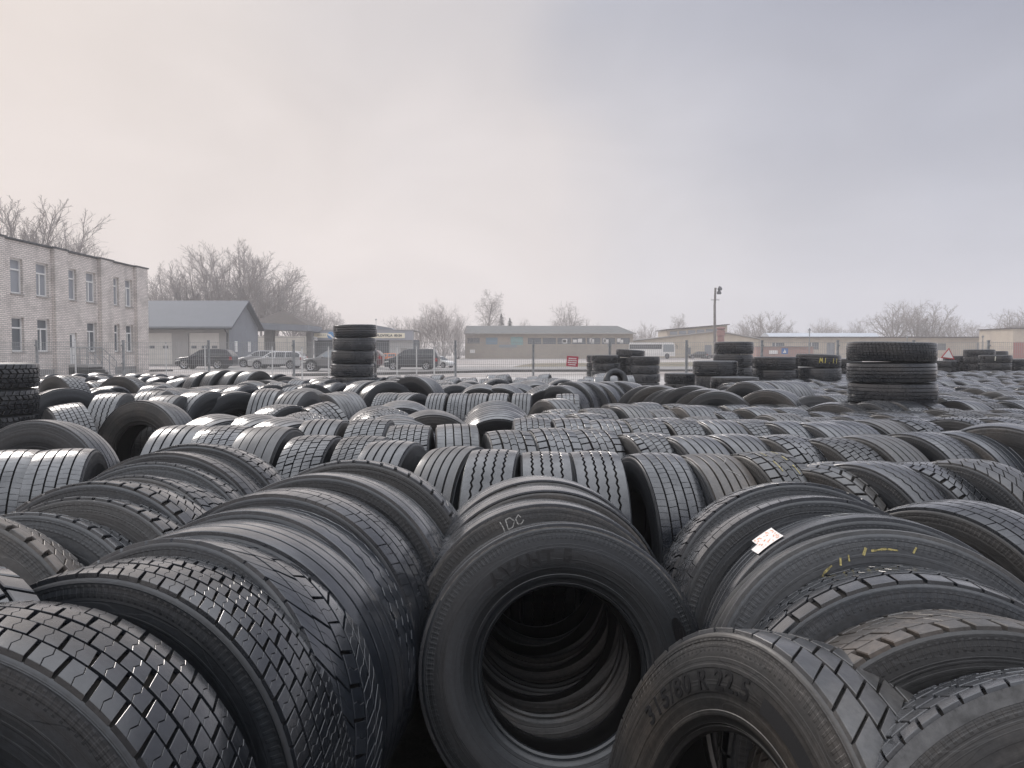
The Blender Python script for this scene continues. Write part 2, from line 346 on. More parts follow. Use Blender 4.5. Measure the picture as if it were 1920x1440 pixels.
OUT = [(.100, .503), (.1425, .4985), (.1485, .493), (.1495, .4885), (.1512, .4880), (.1522, .479), (.1507, .4785), (.1535, .465), (.1528, .4645), (.157, .440), (.1582, .418), (.1574, .4175), (.157, .395), (.152, .366), (.1500, .3655), (.146, .345), (.139, .330), (.1402, .328), (.137, .318)]
BEAD = [(.137, .318), (.130, .312), (.127, .303), (.1275, .3025), (.121, .299), (.122, .296), (.116, .288), (.105, .2855), (.098, .288)]
INN = [(.098, .288), (.100, .297), (.112, .315), (.130, .345), (.141, .385), (.143, .42), (.138, .45), (.118, .478), (.08, .488), (0, .490)]
def side_v(r):
    pr = OUT + BEAD[1:]
    for (v0, r0), (v1, r1) in zip(pr, pr[1:]):
        if r1 <= r <= r0 and r0 > r1: return v0 + (v1 - v0) * (r0 - r) / (r0 - r1)
    return .158
def lathe_mesh(parts, n, name, smooth=38):
    """parts: list of (material slot, open profile of (v, r))"""
    b = MB()
    for mi, pr in parts: b.cur = mi; b.lathe([(r, v) for v, r in pr], 'y', n)
    me = b.mesh(name, smooth); return me
mir = lambda pr: [(-v, r) for v, r in pr]
CAS = lathe_mesh([(0, OUT[1:]), (0, mir(OUT[1:])), (1, [(v, r + .0005) for v, r in [(-.1425, .4985), (-.1, .5025), (0, .5045), (.1, .5025), (.1425, .4985)]]), (2, INN), (2, mir(INN))], 128, 'casing')
CASB = lathe_mesh([(0, OUT[1:]), (0, mir(OUT[1:])), (1, [(-.1425, .4985), (-.1, .5025), (0, .5045), (.1, .5025), (.1425, .4985)]), (2, BEAD + INN[1:]), (2, mir(BEAD + INN[1:]))], 72, 'casing_with_beads')
BEADM = lathe_mesh([(0, mir(BEAD))], 96, 'bead'); BEADF = lathe_mesh([(0, BEAD)], 96, 'bead_far')

def pose(o, X, Y, psi, tau, dz, spin=0, z=None, k=1, kw=1):
    o.location = (X, Y, (RT * math.cos(tau) + .5 * 2 * HW * abs(math.sin(tau)) + dz) if z is None else z)
    m = Matrix.Rotation(psi, 4, 'Z') @ Matrix.Rotation(-tau, 4, 'X') @ Matrix.Rotation(spin, 4, 'Y')
    o.rotation_euler = m.to_euler(); o.scale = (k, kw, k)
rng = random.Random(11)
NT = 0
def tyre(kind, label, X, Y, psi, tau=0, dz=0, spin=None, tm='tread', sm='side', near=False, group='truck tyres standing in the yard', z=None, k=None, kw=1, fitk=True):
    """psi, tau in degrees; near face turned psi from the camera, leaning back tau"""
    global NT; NT += 1
    t = thing('truck_tyre', label, 'tyre', group=group)
    ps, ta = R_(psi), R_(tau)
    if z is None and fitk and k is None:
        k = max(.86, min(1.06, (2 * RT + dz - GZ) / (2 * RT))); top = RT * math.cos(ta) * 2 + dz
        z = top - RT * k * math.cos(ta)
    if k is None: k = 1
    pose(t, X, Y, ps, ta, dz, rng.uniform(0, 6.28) if spin is None else R_(spin), z, k, kw)
    if near:
        obj('casing', CAS, [RUB[sm], RUB['pit'], RUB['liner' if near else 'bead']], t)
        obj('bead', BEADM, RUB[sm], t); obj('bead', BEADF, RUB['bead'], t)
    else: obj('casing', CASB, [RUB[sm], RUB['pit'], RUB['liner' if near else 'bead']], t)
    obj('tread', TREADS[kind], RUB[tm], t)
    return t
def arc_text(txt, size, r, ang, parent, m, name='lettering', lift=.0012, bold=.0, gap=1.0):
    """raised letters on the near sidewall, reading round the rim, centred at angle ang (degrees, 90 = top)"""
    cu = bpy.data.curves.new(name, 'FONT'); cu.body = txt; cu.size = size; cu.align_x = 'CENTER'; cu.extrude = .0009; cu.offset = bold; cu.space_character = gap
    tmp = bpy.data.objects.new('lettering_source', cu); me = bpy.data.meshes.new_from_object(tmp); bpy.data.objects.remove(tmp)
    for v in me.vertices:
        x, y, zz = v.co; rr = r + y; a = R_(ang) - x / r
        v.co = (rr * math.cos(a), -(side_v(rr) + lift + zz), rr * math.sin(a))
    return obj(name, me, m, parent)
def ribbon(parent, paths, width, m, name, side=True):
    """chalk or paint strokes: side -> points are (angle deg, radius) on the near sidewall, else (angle deg, v) on the tread"""
    b = MB(); rn = random.Random(len(paths) + int(width * 1e5))
    for pth in paths:
        pts = []
        for (a0, q0), (a1, q1) in zip(pth, pth[1:]):
            L_ = math.hypot((a1 - a0) / 57.3 * .5, q1 - q0); n = max(1, int(L_ / .012))
            pts += [(a0 + (a1 - a0) * i / n, q0 + (q1 - q0) * i / n) for i in range(n)]
        pts.append(pth[-1])
        def P(a, q, off=.0016):
            a = R_(a)
            if side: return Vector((q * math.cos(a), -(side_v(q) + off), q * math.sin(a)))
            r = RT - crown(q) + off; return Vector((r * math.cos(a), q, r * math.sin(a)))
        for i in range(len(pts) - 1):
            p0, p1 = P(*pts[i]), P(*pts[i + 1]); d = (p1 - p0)
            nrm = Vector((0, -1, 0)) if side else Vector((p0.x, 0, p0.z)).normalized()
            w_ = width * (rn.uniform(.6, 1.3) if width < .012 else 1) / 2; sd_ = d.cross(nrm).normalized() * w_
            b.add([p0 - sd_, p0 + sd_, p1 + sd_, p1 - sd_], [(0, 1, 2, 3)])
    return b.build(name, m, parent)

POSE = {
    'L1': (-1.02, 1.41, -6, 7, -0.03), 'L2': (-0.93, 1.84, -11, 7, -0.05), 'L3': (-0.90, 2.05, -18, 18, -0.03), 'L4': (-0.87, 2.31, -7, 6, -0.06), 'L5': (-0.85, 2.56, -10, 10, -0.06),
    'L6': (-0.82, 2.79, -10, 6, -0.04), 'L7': (-0.76, 3.12, -7, 9, -0.03), 'L8': (-0.71, 3.45, -1, 10, -0.02), 'C1': (0.165, 2.68, 3, 14, -0.13), 'C2': (0.12, 2.95, 5, 8, -0.11),
    'C3': (0.13, 3.2, 4, 6, -0.10), 'C4': (0.12, 3.45, 5, 6, -0.10), 'R0': (0.57, 1.68, -72, 15, -0.25), 'R1': (1.05, 1.29, -12, 22, -0.08), 'R2': (1.04, 1.66, -9, 12, -0.12),
    'R3': (1.06, 1.98, -10, 8, -0.11), 'R4': (1.09, 2.20, -9, 19, -0.04), 'R5': (1.15, 2.46, -7, 11, -0.06), 'R6': (1.09, 2.74, -2, 12, -0.05), 'R7': (1.11, 3.00, -1, 14, -0.04),
    'RB': (1.70, 2.90, -58, 0, -0.11), 'M1': (-1.72, 2.13, 11, 19, 0.05), 'M2': (-1.63, 2.52, -3, 21, -0.05), 'M3': (-1.54, 2.72, -8, 19, -0.04), 'M4': (-1.58, 2.95, -6, 12, -0.03),
    'M5': (-1.57, 3.19, -13, 17, -0.04), 'M6': (-1.64, 3.49, -1, 16, -0.03), 'M7': (-1.66, 3.73, -4, 10, -0.02), 'M8': (-1.64, 3.99, -2, 9, -0.01), 'M0': (-1.29, 1.59, -37, 7, 0.00),
    'N2': (-2.67, 4.60, 106, 0, -0.12), 'N1': (-2.97, 4.55, 108, 0, -0.12), 'P1': (-3.43, 5.60, -3, 8, -0.03), 'P2': (-3.66, 7.70, -17, 6, -0.02), 'Q0': (-1.28, 5.00, 86, 0, -0.08),
    'Q1': (-0.95, 4.95, 86, 0, -0.08), 'Q2': (-0.74, 4.75, 80, 0, -0.09), 'Q3': (-0.31, 4.55, 72, 4, -0.10), 'Q4': (-0.10, 4.40, 84, 0, -0.10), 'Q5': (0.19, 4.38, -90, 0, -0.11),
    'Q6': (0.47, 4.40, -88, 0, -0.11), 'Q7': (0.82, 4.40, -80, 0, -0.12), 'Q8': (1.11, 4.35, -78, 0, -0.12), 'Q9': (1.41, 4.30, -76, 0, -0.10), 'Q10': (1.73, 4.10, -62, -6, -0.13),
    'Q11': (1.88, 4.00, -62, 0, -0.11), 'Q12': (2.14, 4.05, -62, 0, -0.12), 'Q13': (2.39, 4.00, -64, 0, -0.10), 'S1': (-1.45, 5.95, 88, 0, -0.06), 'S2': (-1.10, 6.00, 88, 0, -0.06),
    'S3': (-0.73, 5.50, -88, 0, -0.06), 'S4': (-0.40, 5.55, -84, 0, -0.06), 'S5': (-0.03, 5.30, -80, 0, -0.08), 'S6': (0.27, 5.35, -80, 0, -0.07), 'S7': (0.55, 5.40, -78, 0, -0.08),
    'S8': (0.90, 5.25, -74, 0, -0.09), 'S9': (1.18, 5.15, -72, 0, -0.10), 'S10': (1.50, 5.25, -72, 0, -0.10), 'S11': (1.83, 5.20, -70, 0, -0.10), 'S12': (2.12, 5.10, -68, 0, -0.11),
    'S13': (2.43, 5.20, -66, 0, -0.10), 'S14': (2.82, 5.30, -66, 0, -0.09), 'S15': (3.13, 5.35, -64, 0, -0.09), 'S16': (3.39, 5.30, -42, 0, -0.03), 'Ta': (0.16, 6.35, -88, 0, -0.08),
    'Tb': (0.48, 6.30, -86, 0, -0.08), 'Tc': (0.76, 6.25, -84, 0, -0.09), 'Td': (1.06, 6.30, -82, 0, -0.08), 'Te': (1.38, 6.30, -78, 0, -0.09), 'Tf': (1.65, 6.25, -76, 0, -0.09),
    'Tg': (1.95, 6.30, -74, 0, -0.09), 'Th': (2.19, 6.15, -72, 0, -0.09), 'Ti': (2.42, 6.05, -70, 0, -0.09), 'Tj': (2.65, 6.20, -68, 0, -0.09), 'Tk': (2.98, 6.30, -66, 0, -0.09),
    'Tl': (3.24, 6.35, -66, 0, -0.08), 'Tm': (3.72, 6.40, -50, 0, -0.08), 'Tn': (4.05, 6.40, -58, 0, -0.08), 'P3': (-4.61, 8.90, 97, 0, -0.01), 'P4': (-5.26, 9.00, 50, 6, 0.04),
    'P5': (-4.35, 7.60, -48, -8, -0.04), 'P6': (-6.71, 11.50, -28, 0, 0.12), 'P8': (-7.39, 14.62, -10, 1, 0.01), 'P9': (-3.63, 9.00, 74, 0, 0.01), 'P10': (-3.39, 9.30, 45, 0, -0.01),
    'P11': (-4.37, 9.40, 94, 0, -0.01), 'P12': (-3.84, 8.60, 92, 0, -0.02), 'P13': (-2.94, 9.30, 92, 0, 0.01), 'P14': (-2.55, 9.20, 80, 0, 0.00), 'P15': (-3.13, 11.60, 0, -10, -0.08),
    'P16': (-2.06, 7.60, -5, -12, -0.13), 'P18': (-2.24, 5.25, 92, 0, -0.04), 'P19': (-1.95, 5.25, 90, 0, -0.04), 'P20': (-1.62, 5.15, 86, 0, -0.04), 'G0': (-1.34, 9.40, 5, -15, -0.12),
    'G1': (-1.51, 8.80, 0, -17, -0.14), 'G2': (-1.39, 8.40, 3, -18, -0.13), 'G3': (-1.16, 7.60, 3, -18, -0.14), 'G4': (-1.07, 7.25, 5, -18, -0.15), 'G5': (-0.82, 7.80, 10, -6, -0.13),
    'H1': (-0.19, 9.60, 5, -17, -0.13), 'H2': (-0.17, 8.90, 3, -18, -0.14), 'H3': (-0.16, 8.50, 3, -18, -0.15),
}

ORD = 'first second third fourth fifth sixth seventh eighth ninth tenth eleventh twelfth thirteenth fourteenth fifteenth sixteenth seventeenth eighteenth nineteenth twentieth'.split() + ['twenty-' + x for x in 'first second third fourth fifth sixth seventh eighth ninth'.split()]
KW = dict(block='square-block tread', block6='fine-block tread', winter='curved winter tread', rib='straight-rib tread', sipe='finely cut rib tread', zig='zigzag-rib tread', hex='hexagon-block tread', lug='coarse lug tread', notch='notched-shoulder tread', diamond='diamond-block tread', worn='worn smooth ribs', fine='small-block tread')
def P(key, kind, label, tm='tread', sm='side', near=False, group='truck tyres standing in the yard', **k):
    X, Y, a, b, c = POSE[key]
    return tyre(kind, label, X, Y, a, b, c, tm=tm, sm=sm, near=near, group=group, **k)
G1, G2, G3, G4 = 'row of tyres running back at the lower left', 'row of tyres running back in the front middle', 'row of tyres running back at the lower right', 'row of tyres along the left edge'
P('L1', 'block', 'truck tyre with square staggered blocks in the lower left corner, nearest of its row', near=True, sm='side', group=G1)
P('L2', 'block6', 'truck tyre with small six-column blocks and wide rim ridge, just behind the corner tyre', near=True, sm='side', group=G1)
P('L3', 'winter', 'truck tyre with arrow-shaped curved grooves, third in the lower left row', 'wet', near=True, group=G1)
P('L4', 'rib', 'truck tyre with smooth shoulder and damp ribs, right behind the arrow-grooved one', 'wet', near=True, group=G1)
P('L5', 'zig', 'glossy rib tyre in the lower left row, fifth from the front', 'wet', near=True, group=G1)
P('L6', 'sipe', 'tyre with finely cut ribs in the lower left row, sixth from the front', near=True, group=G1)
P('L7', 'rib', 'tyre showing a dark plain sidewall, seventh in the lower left row', near=True, sm='side', group=G1)
P('L8', 'notch', 'large tyre with a notched tread edge closing the lower left row at the back', near=True, sm='side_brown', group=G1)
C1 = P('C1', 'rib', 'big grey truck tyre facing the viewer with AVANT 5 on its sidewall', near=True, sm='side_grey', spin=0, group=G2)
C2 = P('C2', 'rib', 'tyre with 100 chalked on its sidewall, right behind the one lettered AVANT 5', near=True, sm='side_brown', spin=0, group=G2)
C3 = P('C3', 'worn', 'brownish tyre edge behind the tyre chalked 100', near=True, sm='side_brown', group=G2)
C4 = P('C4', 'worn', 'rearmost tyre of the front middle row, behind the chalked one', near=True, sm='side_brown', group=G2)
tyre('worn', 'added unseen tyre behind the front middle row, blocks light into the tyre holes', .14, 3.72, 4, 5, -.16, near=True, sm='side', group=G2)  # filler tyre added so the view through the row's holes stays dark
R0 = P('R0', 'diamond', 'tyre with diamond blocks and 315/80 R 22.5 on its sidewall, lower right front', 'dusty', 'side_brown', near=True, spin=0, group=G3, z=.315, k=1.035)
R1 = P('R1', 'fine', 'tyre with a pale scuffed shoulder band in the lower right corner', near=True, sm='side_brown', spin=0, group=G3)
P('R2', 'notch', 'brown muddy tyre with thick shoulder lugs, second from the lower right corner', 'brown', 'side_brown', near=True, group=G3)
P('R3', 'hex', 'shiny small-block tyre with cut shoulder, in front of the yellow-chalked tyre', 'wet', near=True, group=G3)
R4 = P('R4', 'rib', 'dusty rib tyre with yellow chalk dashes on its sidewall', 'dusty', 'side', near=True, spin=0, group=G3)
R5 = P('R5', 'rib', 'rib tyre with a white paper label and white chalk letters', near=True, spin=0, group=G3)
P('R6', 'sipe', 'plain rib tyre between the paper-labelled tyre and the block tyre behind', near=True, sm='side_grey', group=G3)
P('R7', 'block6', 'fine-block tyre at the back end of the lower right row', 'wet', near=True, group=G3)
RB = P('RB', 'sipe', 'large rib tyre with RA chalked on its sidewall, at the right edge', near=True, sm='side_brown', spin=0, group='truck tyres standing in the yard')
P('M0', 'lug', 'wet coarse-lug tyre at the left edge beside the lower left row', 'wet', near=True, group=G4)
P('M1', 'notch', 'brown tyre with wide shoulder blocks, front of the left edge row', 'brown', 'side_brown', near=True, group=G4)
for i, (k, kd, sm) in enumerate([('M2', 'notch', 'side'), ('M3', 'notch', 'side_brown'), ('M4', 'notch', 'side'), ('M5', 'fine', 'side_brown'), ('M6', 'fine', 'side_grey'), ('M7', 'sipe', 'side'), ('M8', 'fine', 'side')]):
    MT = P(k, kd, f'tyre with {KW[kd]}, {ORD[i + 1]} from the front in the left edge row', near=True, sm=sm, group=G4)
    if k == 'M5':
        bpy.context.view_layer.update(); a_ = R_(56); LEAF_P = MT.matrix_world @ Vector(((RT + .004) * math.cos(a_), -.05, (RT + .004) * math.sin(a_))); LEAF_N = MT.matrix_world.to_3x3() @ Vector((math.cos(a_), 0, math.sin(a_)))
P('N1', 'sipe', 'silvery rib tyre at the left edge, left one of two slanting side by side', 'wet', near=True)
P('N2', 'sipe', 'silvery rib tyre slanting right beside another, next to the left edge row', 'wet', near=True)
P1t = P('P1', 'rib', 'wide dark tyre facing the viewer below the left edge stack', near=True, sm='side_grey')
P('P2', 'worn', 'upright tyre with a big open hole showing another tyre through it, at the left', near=True, sm='side_brown')

def rowlab(kind, i, row, side='from left'): return f'{KW[kind].replace(" tread", "")} tyre, {ORD[i]} {side} in {row}'
QR, SR, TR = 'the nearest cross row', 'the second cross row', 'the third cross row'
Qs = [('Q0', 'block', 'tread', 'side'), ('Q1', 'block6', 'tread', 'side'), ('Q2', 'rib', 'tread', 'side'), ('Q3', 'rib', 'dusty', 'side'), ('Q4', 'zig', 'tread', 'side'), ('Q5', 'zig', 'wet', 'side'), ('Q6', 'zig', 'wet', 'side'), ('Q7', 'sipe', 'tread', 'side'), ('Q8', 'rib', 'brown', 'side'), ('Q9', 'hex', 'dusty', 'side_brown'), ('Q10', 'lug', 'dusty', 'side_brown'), ('Q11', 'zig', 'tread', 'side'), ('Q12', 'notch', 'tread', 'side'), ('Q13', 'diamond', 'dusty', 'side')]
QT = {}
for i, (k, kd, tm, sm) in enumerate(Qs): QT[k] = P(k, kd, rowlab(kd, i, QR), tm, sm, near=True, kw=.93, group='first cross row behind the front tyres')
Ss = [('S1', 'rib', 'wet', 'side_brown'), ('S2', 'block', 'wet', 'side'), ('S3', 'block6', 'wet', 'side'), ('S4', 'sipe', 'wet', 'side_brown'), ('S5', 'hex', 'tread', 'side'), ('S6', 'hex', 'wet', 'side'), ('S7', 'hex', 'tread', 'side'), ('S8', 'notch', 'tread', 'side_brown'), ('S9', 'rib', 'tread', 'side'), ('S10', 'rib', 'tread', 'side'), ('S11', 'hex', 'tread', 'side_brown'), ('S12', 'block', 'dusty', 'side_brown'), ('S13', 'rib', 'dusty', 'side_brown'), ('S14', 'sipe', 'tread', 'side'), ('S15', 'rib', 'wet', 'side_brown'), ('S16', 'worn', 'tread', 'side_brown')]
for i, (k, kd, tm, sm) in enumerate(Ss): P(k, kd, rowlab(kd, i, SR), tm, sm, near=True, group='second cross row of tyres')
Ts = [('Ta', 'block6', 'wet', 'side'), ('Tb', 'hex', 'wet', 'side'), ('Tc', 'hex', 'wet', 'side'), ('Td', 'block', 'tread', 'side_brown'), ('Te', 'block6', 'tread', 'side_brown'), ('Tf', 'rib', 'wet', 'side'), ('Tg', 'fine', 'tread', 'side_brown'), ('Th', 'sipe', 'wet', 'side'), ('Ti', 'rib', 'wet', 'side'), ('Tj', 'sipe', 'wet', 'side'), ('Tk', 'rib', 'dusty', 'side'), ('Tl', 'hex', 'wet', 'side'), ('Tm', 'block', 'tread', 'side_brown'), ('Tn', 'fine', 'wet', 'side_brown')]
for i, (k, kd, tm, sm) in enumerate(Ts): P(k, kd, rowlab(kd, i, TR), tm, sm, group='third cross row of tyres')
GL = 'loose tyres in the left half of the yard'
for k, kd, tm, sm, lb in [
    ('P3', 'zig', 'tread', 'side', 'zigzag-rib tyre just behind the tyre with the big open hole'),
    ('P4', 'worn', 'tread', 'side_grey', 'tyre leaning right with its oval hole showing, right of the left edge stack'),
    ('P5', 'fine', 'tread', 'side', 'small-block tyre lying slanted right of the left edge stack'),
    ('P6', 'block', 'tread', 'side_brown', 'wide block-tread tyre behind the left edge stack, near the fence'),
    ('P8', 'fine', 'tread', 'side_brown', 'tyre facing the viewer with mossy sidewall near the left fence posts'),
    ('P9', 'zig', 'tread', 'side', 'zigzag-rib tyre with part of its hole showing, left of the middle'),
    ('P10', 'zig', 'tread', 'side', 'zigzag tyre with light showing through its hole, left of the middle'),
    ('P11', 'zig', 'dusty', 'side', 'pale zigzag-rib tyre peeking over the open-hole tyre'),
    ('P12', 'sipe', 'dusty', 'side_grey', 'rib tyre tight against the right shoulder of the open-hole tyre'),
    ('P13', 'rib', 'tread', 'side', 'five-rib tyre left of the big tyre ring in the left middle'),
    ('P14', 'rib', 'dusty', 'side_grey', 'rib tyre in front of the big tyre ring in the left middle'),
    ('P15', 'worn', 'dusty', 'side', 'big tyre ring leaning back behind two rib tyres, left middle'),
    ('P16', 'notch', 'tread', 'side', 'tyre with toothed edge leaning back toward the viewer, left middle'),
    ('P18', 'rib', 'tread', 'side', 'low rib tyre right behind the rear end of the left edge row'),
    ('P19', 'block6', 'wet', 'side', 'wet block tyre between the left edge row and the nearest cross row'),
    ('P20', 'worn', 'dusty', 'side_grey', 'smooth grey tyre just left of the nearest cross row'),
    ('G0', 'worn', 'wet', 'side', 'rearmost tyre ring of the fanned heap left of the middle'),
    ('G1', 'rib', 'wet', 'side', 'upper left tyre ring of the fanned heap left of the middle'),
    ('G2', 'notch', 'tread', 'side', 'toothed tyre ring in the fanned heap left of the middle'),
    ('G3', 'rib', 'wet', 'side', 'pale-edged tyre ring low in the fanned heap left of the middle'),
    ('G4', 'rib', 'wet', 'side', 'lowest front tyre ring of the fanned heap left of the middle'),
    ('G5', 'worn', 'dusty', 'side_brown', 'mossy tyre leaning right of the fanned heap'),
    ('H1', 'rib', 'wet', 'side', 'rearmost ring of the three fanned tyres in the middle'),
    ('H2', 'rib', 'wet', 'side', 'centre ring of the three fanned tyres in the middle'),
    ('H3', 'rib', 'wet', 'side', 'front ring of the three fanned tyres in the middle')]:
    P(k, kd, lb, tm, sm, group=GL)

# tyres further back: (pixel x, pixel y of the top, psi, tau, kind, tread, side, label)
def top_tyre(px, py, psi, kind, label, tau=0, tm='tread', sm='side', ztop=.95, group=GL, k=None, D=None, kw=1, **kk):
    if D is None:
        D = max(2, (EYE - ztop) / (py - 660) * 1443)
    q = at(px, py, D); kz = .96 if k is None else k
    return tyre(kind, label, q.x, q.y, psi, tau, 0, tm=tm, sm=sm, group=group, z=q.z - RT * kz * math.cos(R_(tau)), k=kz, kw=kw, **kk)
def row(n, a, b, psi, kinds, row_name, group=GL, jit=6, tau=0, tms=('tread', 'wet', 'dusty'), side='from left', k=.94, zs=0):
    """n tyres from ground point a to b"""
    for i in range(n):
        t = i / max(1, n - 1); kd = kinds[rng.randrange(len(kinds))]
        X = a[0] + (b[0] - a[0]) * t + rng.uniform(-.03, .03); Y = a[1] + (b[1] - a[1]) * t + rng.uniform(-.08, .08)
        kk = k + rng.uniform(-.04, .03)
        tyre(kd, rowlab(kd, i, row_name, side), X, Y, psi + rng.uniform(-jit, jit), tau + rng.uniform(-2, 2), 0, tm=rng.choice(tms), sm=rng.choice(('side', 'side', 'side_brown', 'side_grey')), group=group, z=ground_z(X, Y) + RT * kk * math.cos(R_(tau)) + .01 + zs, k=kk)
row(9, (-5.55, 11.3), (-5.35, 14.6), -20, ['worn', 'rib', 'fine'], 'the row leading toward the dark SUV', side='from front')
row(5, (-8.3, 12.4), (-6.9, 12.9), 55, ['block', 'fine', 'notch'], 'the line behind the left edge stack', tms=('wet', 'tread'))
row(6, (-9.6, 14.6), (-7.9, 15.3), -35, ['block', 'rib', 'fine'], 'the last line before the left fence posts', tms=('wet', 'tread'))
row(5, (-4.7, 13.2), (-3.5, 13.4), 70, ['rib', 'lug', 'fine'], 'the line left of the tall stack', tms=('wet', 'tread'))
row(4, (-6.35, 15.9), (-5.25, 15.7), 62, ['rib', 'worn'], 'the raised four below the dark SUV', zs=.20)
top_tyre(488, 704, 70, 'rib', 'small-looking rib tyre right of the raised row of four')
top_tyre(540, 705, -8, 'worn', 'plain tyre facing forward in front of the silver estate car', sm='side')
top_tyre(500, 712, -5, 'worn', 'brown-sided tyre facing forward, left of the tall stack', sm='side_brown')
for px, py, lb in [(505, 720, 'leftmost'), (540, 719, 'middle'), (580, 719, 'rightmost')]: top_tyre(px, py, 40, 'lug', f'coarse lug tyre, {lb} of three jagged ones behind the big tyre ring', tm='tread')
top_tyre(612, 710, 60, 'block', 'block-tread tyre at the foot of the tall stack, left side')
top_tyre(622, 737, -40, 'worn', 'dark plain tyre at the left foot of the tall stack', sm='side')
top_tyre(642, 734, -45, 'worn', 'dark plain tyre right in front of the tall stack', sm='side')
top_tyre(613, 757, -52, 'hex', 'hexagon-block tyre leaning right, below the tall stack', tm='wet', tau=-14)
top_tyre(530, 758, 60, 'fine', 'block tyre just above the toothed leaning tyre', tm='wet')
top_tyre(688, 713, 55, 'rib', 'upright rib tyre at the right foot of the tall stack', ztop=1.06, k=1)
top_tyre(722, 714, 38, 'rib', 'dark upright tyre second from the right foot of the tall stack', ztop=1.06, k=1)
top_tyre(738, 710, -8, 'worn', 'tyre ring just right of the tall stack', sm='side_grey')
top_tyre(750, 706, -10, 'worn', 'tyre ring farther right of the tall stack', tm='wet')
top_tyre(781, 704, -30, 'worn', 'tyre standing on edge with daylight showing through its hole', ztop=1.13, k=1.0, sm='side')
top_tyre(730, 736, 82, 'fine', 'block tyre behind the fanned heap left of the middle', tm='wet')
top_tyre(768, 736, 62, 'rib', 'rib tyre with brown sidewall at the right of the fanned heap')
for px, lb, kd in [(412, 'left', 'rib'), (484, 'middle', 'rib'), (536, 'right', 'rib')]: top_tyre(px, 779 if px < 500 else 785, 48, kd, f'damp rib tyre leaning right, {lb} one of three in front of the zigzag tyres', tm='wet', tau=-8)
for i, px in enumerate([822, 862, 898, 936, 979]): top_tyre(px, 737, 86, 'rib' if i % 2 == 0 else 'sipe', rowlab('rib' if i % 2 == 0 else 'sipe', i, 'the upright ribbed five in the middle'), tm='tread', kw=.84)
top_tyre(1064, 738, 88, 'hex', 'block tyre standing alone right of the upright ribbed five', tm='wet')
top_tyre(1040, 747, -62, 'rib', 'rib tyre with a mossy sidewall hole facing left, middle', sm='side_brown')
top_tyre(830, 717, 80, 'rib', 'rib tyre left of a plain sidewall, middle back', tm='dusty')
top_tyre(845, 721, 35, 'worn', 'plain tyre turned right, middle back', sm='side_grey')
top_tyre(903, 722, -3, 'worn', 'plain grey ring, left one of three behind the upright ribbed five', tau=-12)
top_tyre(942, 722, -14, 'worn', 'plain dark ring, centre one of three behind the upright ribbed five', tau=-12)
top_tyre(968, 720, -18, 'worn', 'plain dark ring, right one of three behind the upright ribbed five', tau=-12)
top_tyre(1003, 716, 8, 'rib', 'ribbed ring at the back of a small pair right of centre', tm='wet', tau=-14)
top_tyre(1026, 724, 6, 'fine', 'patterned ring at the front of a small pair right of centre', tm='wet', tau=-14)
row(5, (-1.15, 13.6), (-.6, 15.1), 8, ['rib', 'worn'], 'the far hump left of centre', tau=-15, side='from front')
row(4, (-.25, 13.4), (.15, 14.6), 5, ['rib', 'worn'], 'the far hump below the centre fence post', tau=-15, side='from front')
top_tyre(912, 710, 86, 'rib', 'small upright rib tyre between the two far humps', ztop=.9, k=.86)
top_tyre(1031, 710, 86, 'rib', 'small upright rib tyre right of the far humps', ztop=.9, k=.86)
row(7, (.8, 12.2), (2.0, 13.2), -35, ['worn'], 'the dark row before the small car tyre', tms=('tread',), zs=.10)
top_tyre(1062, 718, -88, 'rib', 'rib tyre in front of the smooth dark row, right of centre', tm='tread')
top_tyre(1114, 720, 88, 'worn', 'smooth brownish tyre standing edge-on, right of centre', tm='dusty', k=.95)
top_tyre(1168, 717, 12, 'worn', 'dark tyre ring facing forward, left of the slanted row of seven', sm='side')
top_tyre(1154, 693, 10, 'worn', 'small car tyre with its hole showing, propped against the short stacks', ztop=1.15, k=.45, kw=.6, tau=20)
row(7, (1.95, 10.9), (2.55, 9.5), -22, ['worn', 'rib'], 'the slanted seven right of centre', side='from back', tms=('wet', 'tread', 'dusty'), zs=.13)
GR = 'cross rows of tyres in the right half of the yard'
top_tyre(1410, 714, -55, 'rib', 'rib tyre with a black hole facing left, in front of the flat-lying tyres', D=10.4)
top_tyre(1450, 714, -68, 'rib', 'rib tyre next to the one with the black hole, right half', tm='tread', D=10.8)
top_tyre(1478, 714, -68, 'rib', 'second rib tyre right of the one with the black hole', tm='tread', D=11.1)
top_tyre(1448, 729, -45, 'rib', 'tyre with a pale sidewall turned left, in front of the ribbed group', sm='side_brown', D=9.4)
UL = top_tyre(1565, 754, -32, 'worn', 'tyre with dark letters on a pale sidewall, left of the four-tyre stack', sm='side_brown', k=.92, spin=0)
arc_text('STRA', .075, .36, 96, UL, LETTER, bold=.003, gap=1.2)
top_tyre(1524, 746, 12, 'fine', 'pale-edged tyre ring lying back beside the pale-sided tyre', tau=16, sm='side_brown', tm='dusty')
RK = ['rib', 'sipe', 'block6', 'hex', 'fine', 'rib', 'sipe', 'zig', 'block']
ROWS = [(7.15, .34), (8.15, .52), (9.15, 1.25), (10.15, 2.9), (11.15, 3.3), (12.15, 3.65)]
for r, (Y, x0) in enumerate(ROWS):
    x1 = .70 * Y; n = int((x1 - x0) / .315)
    row(n, (x0, Y), (x1, Y + .1), -70, RK, f'the {ORD[r + 3]} right-half cross row', group=GR, jit=6)

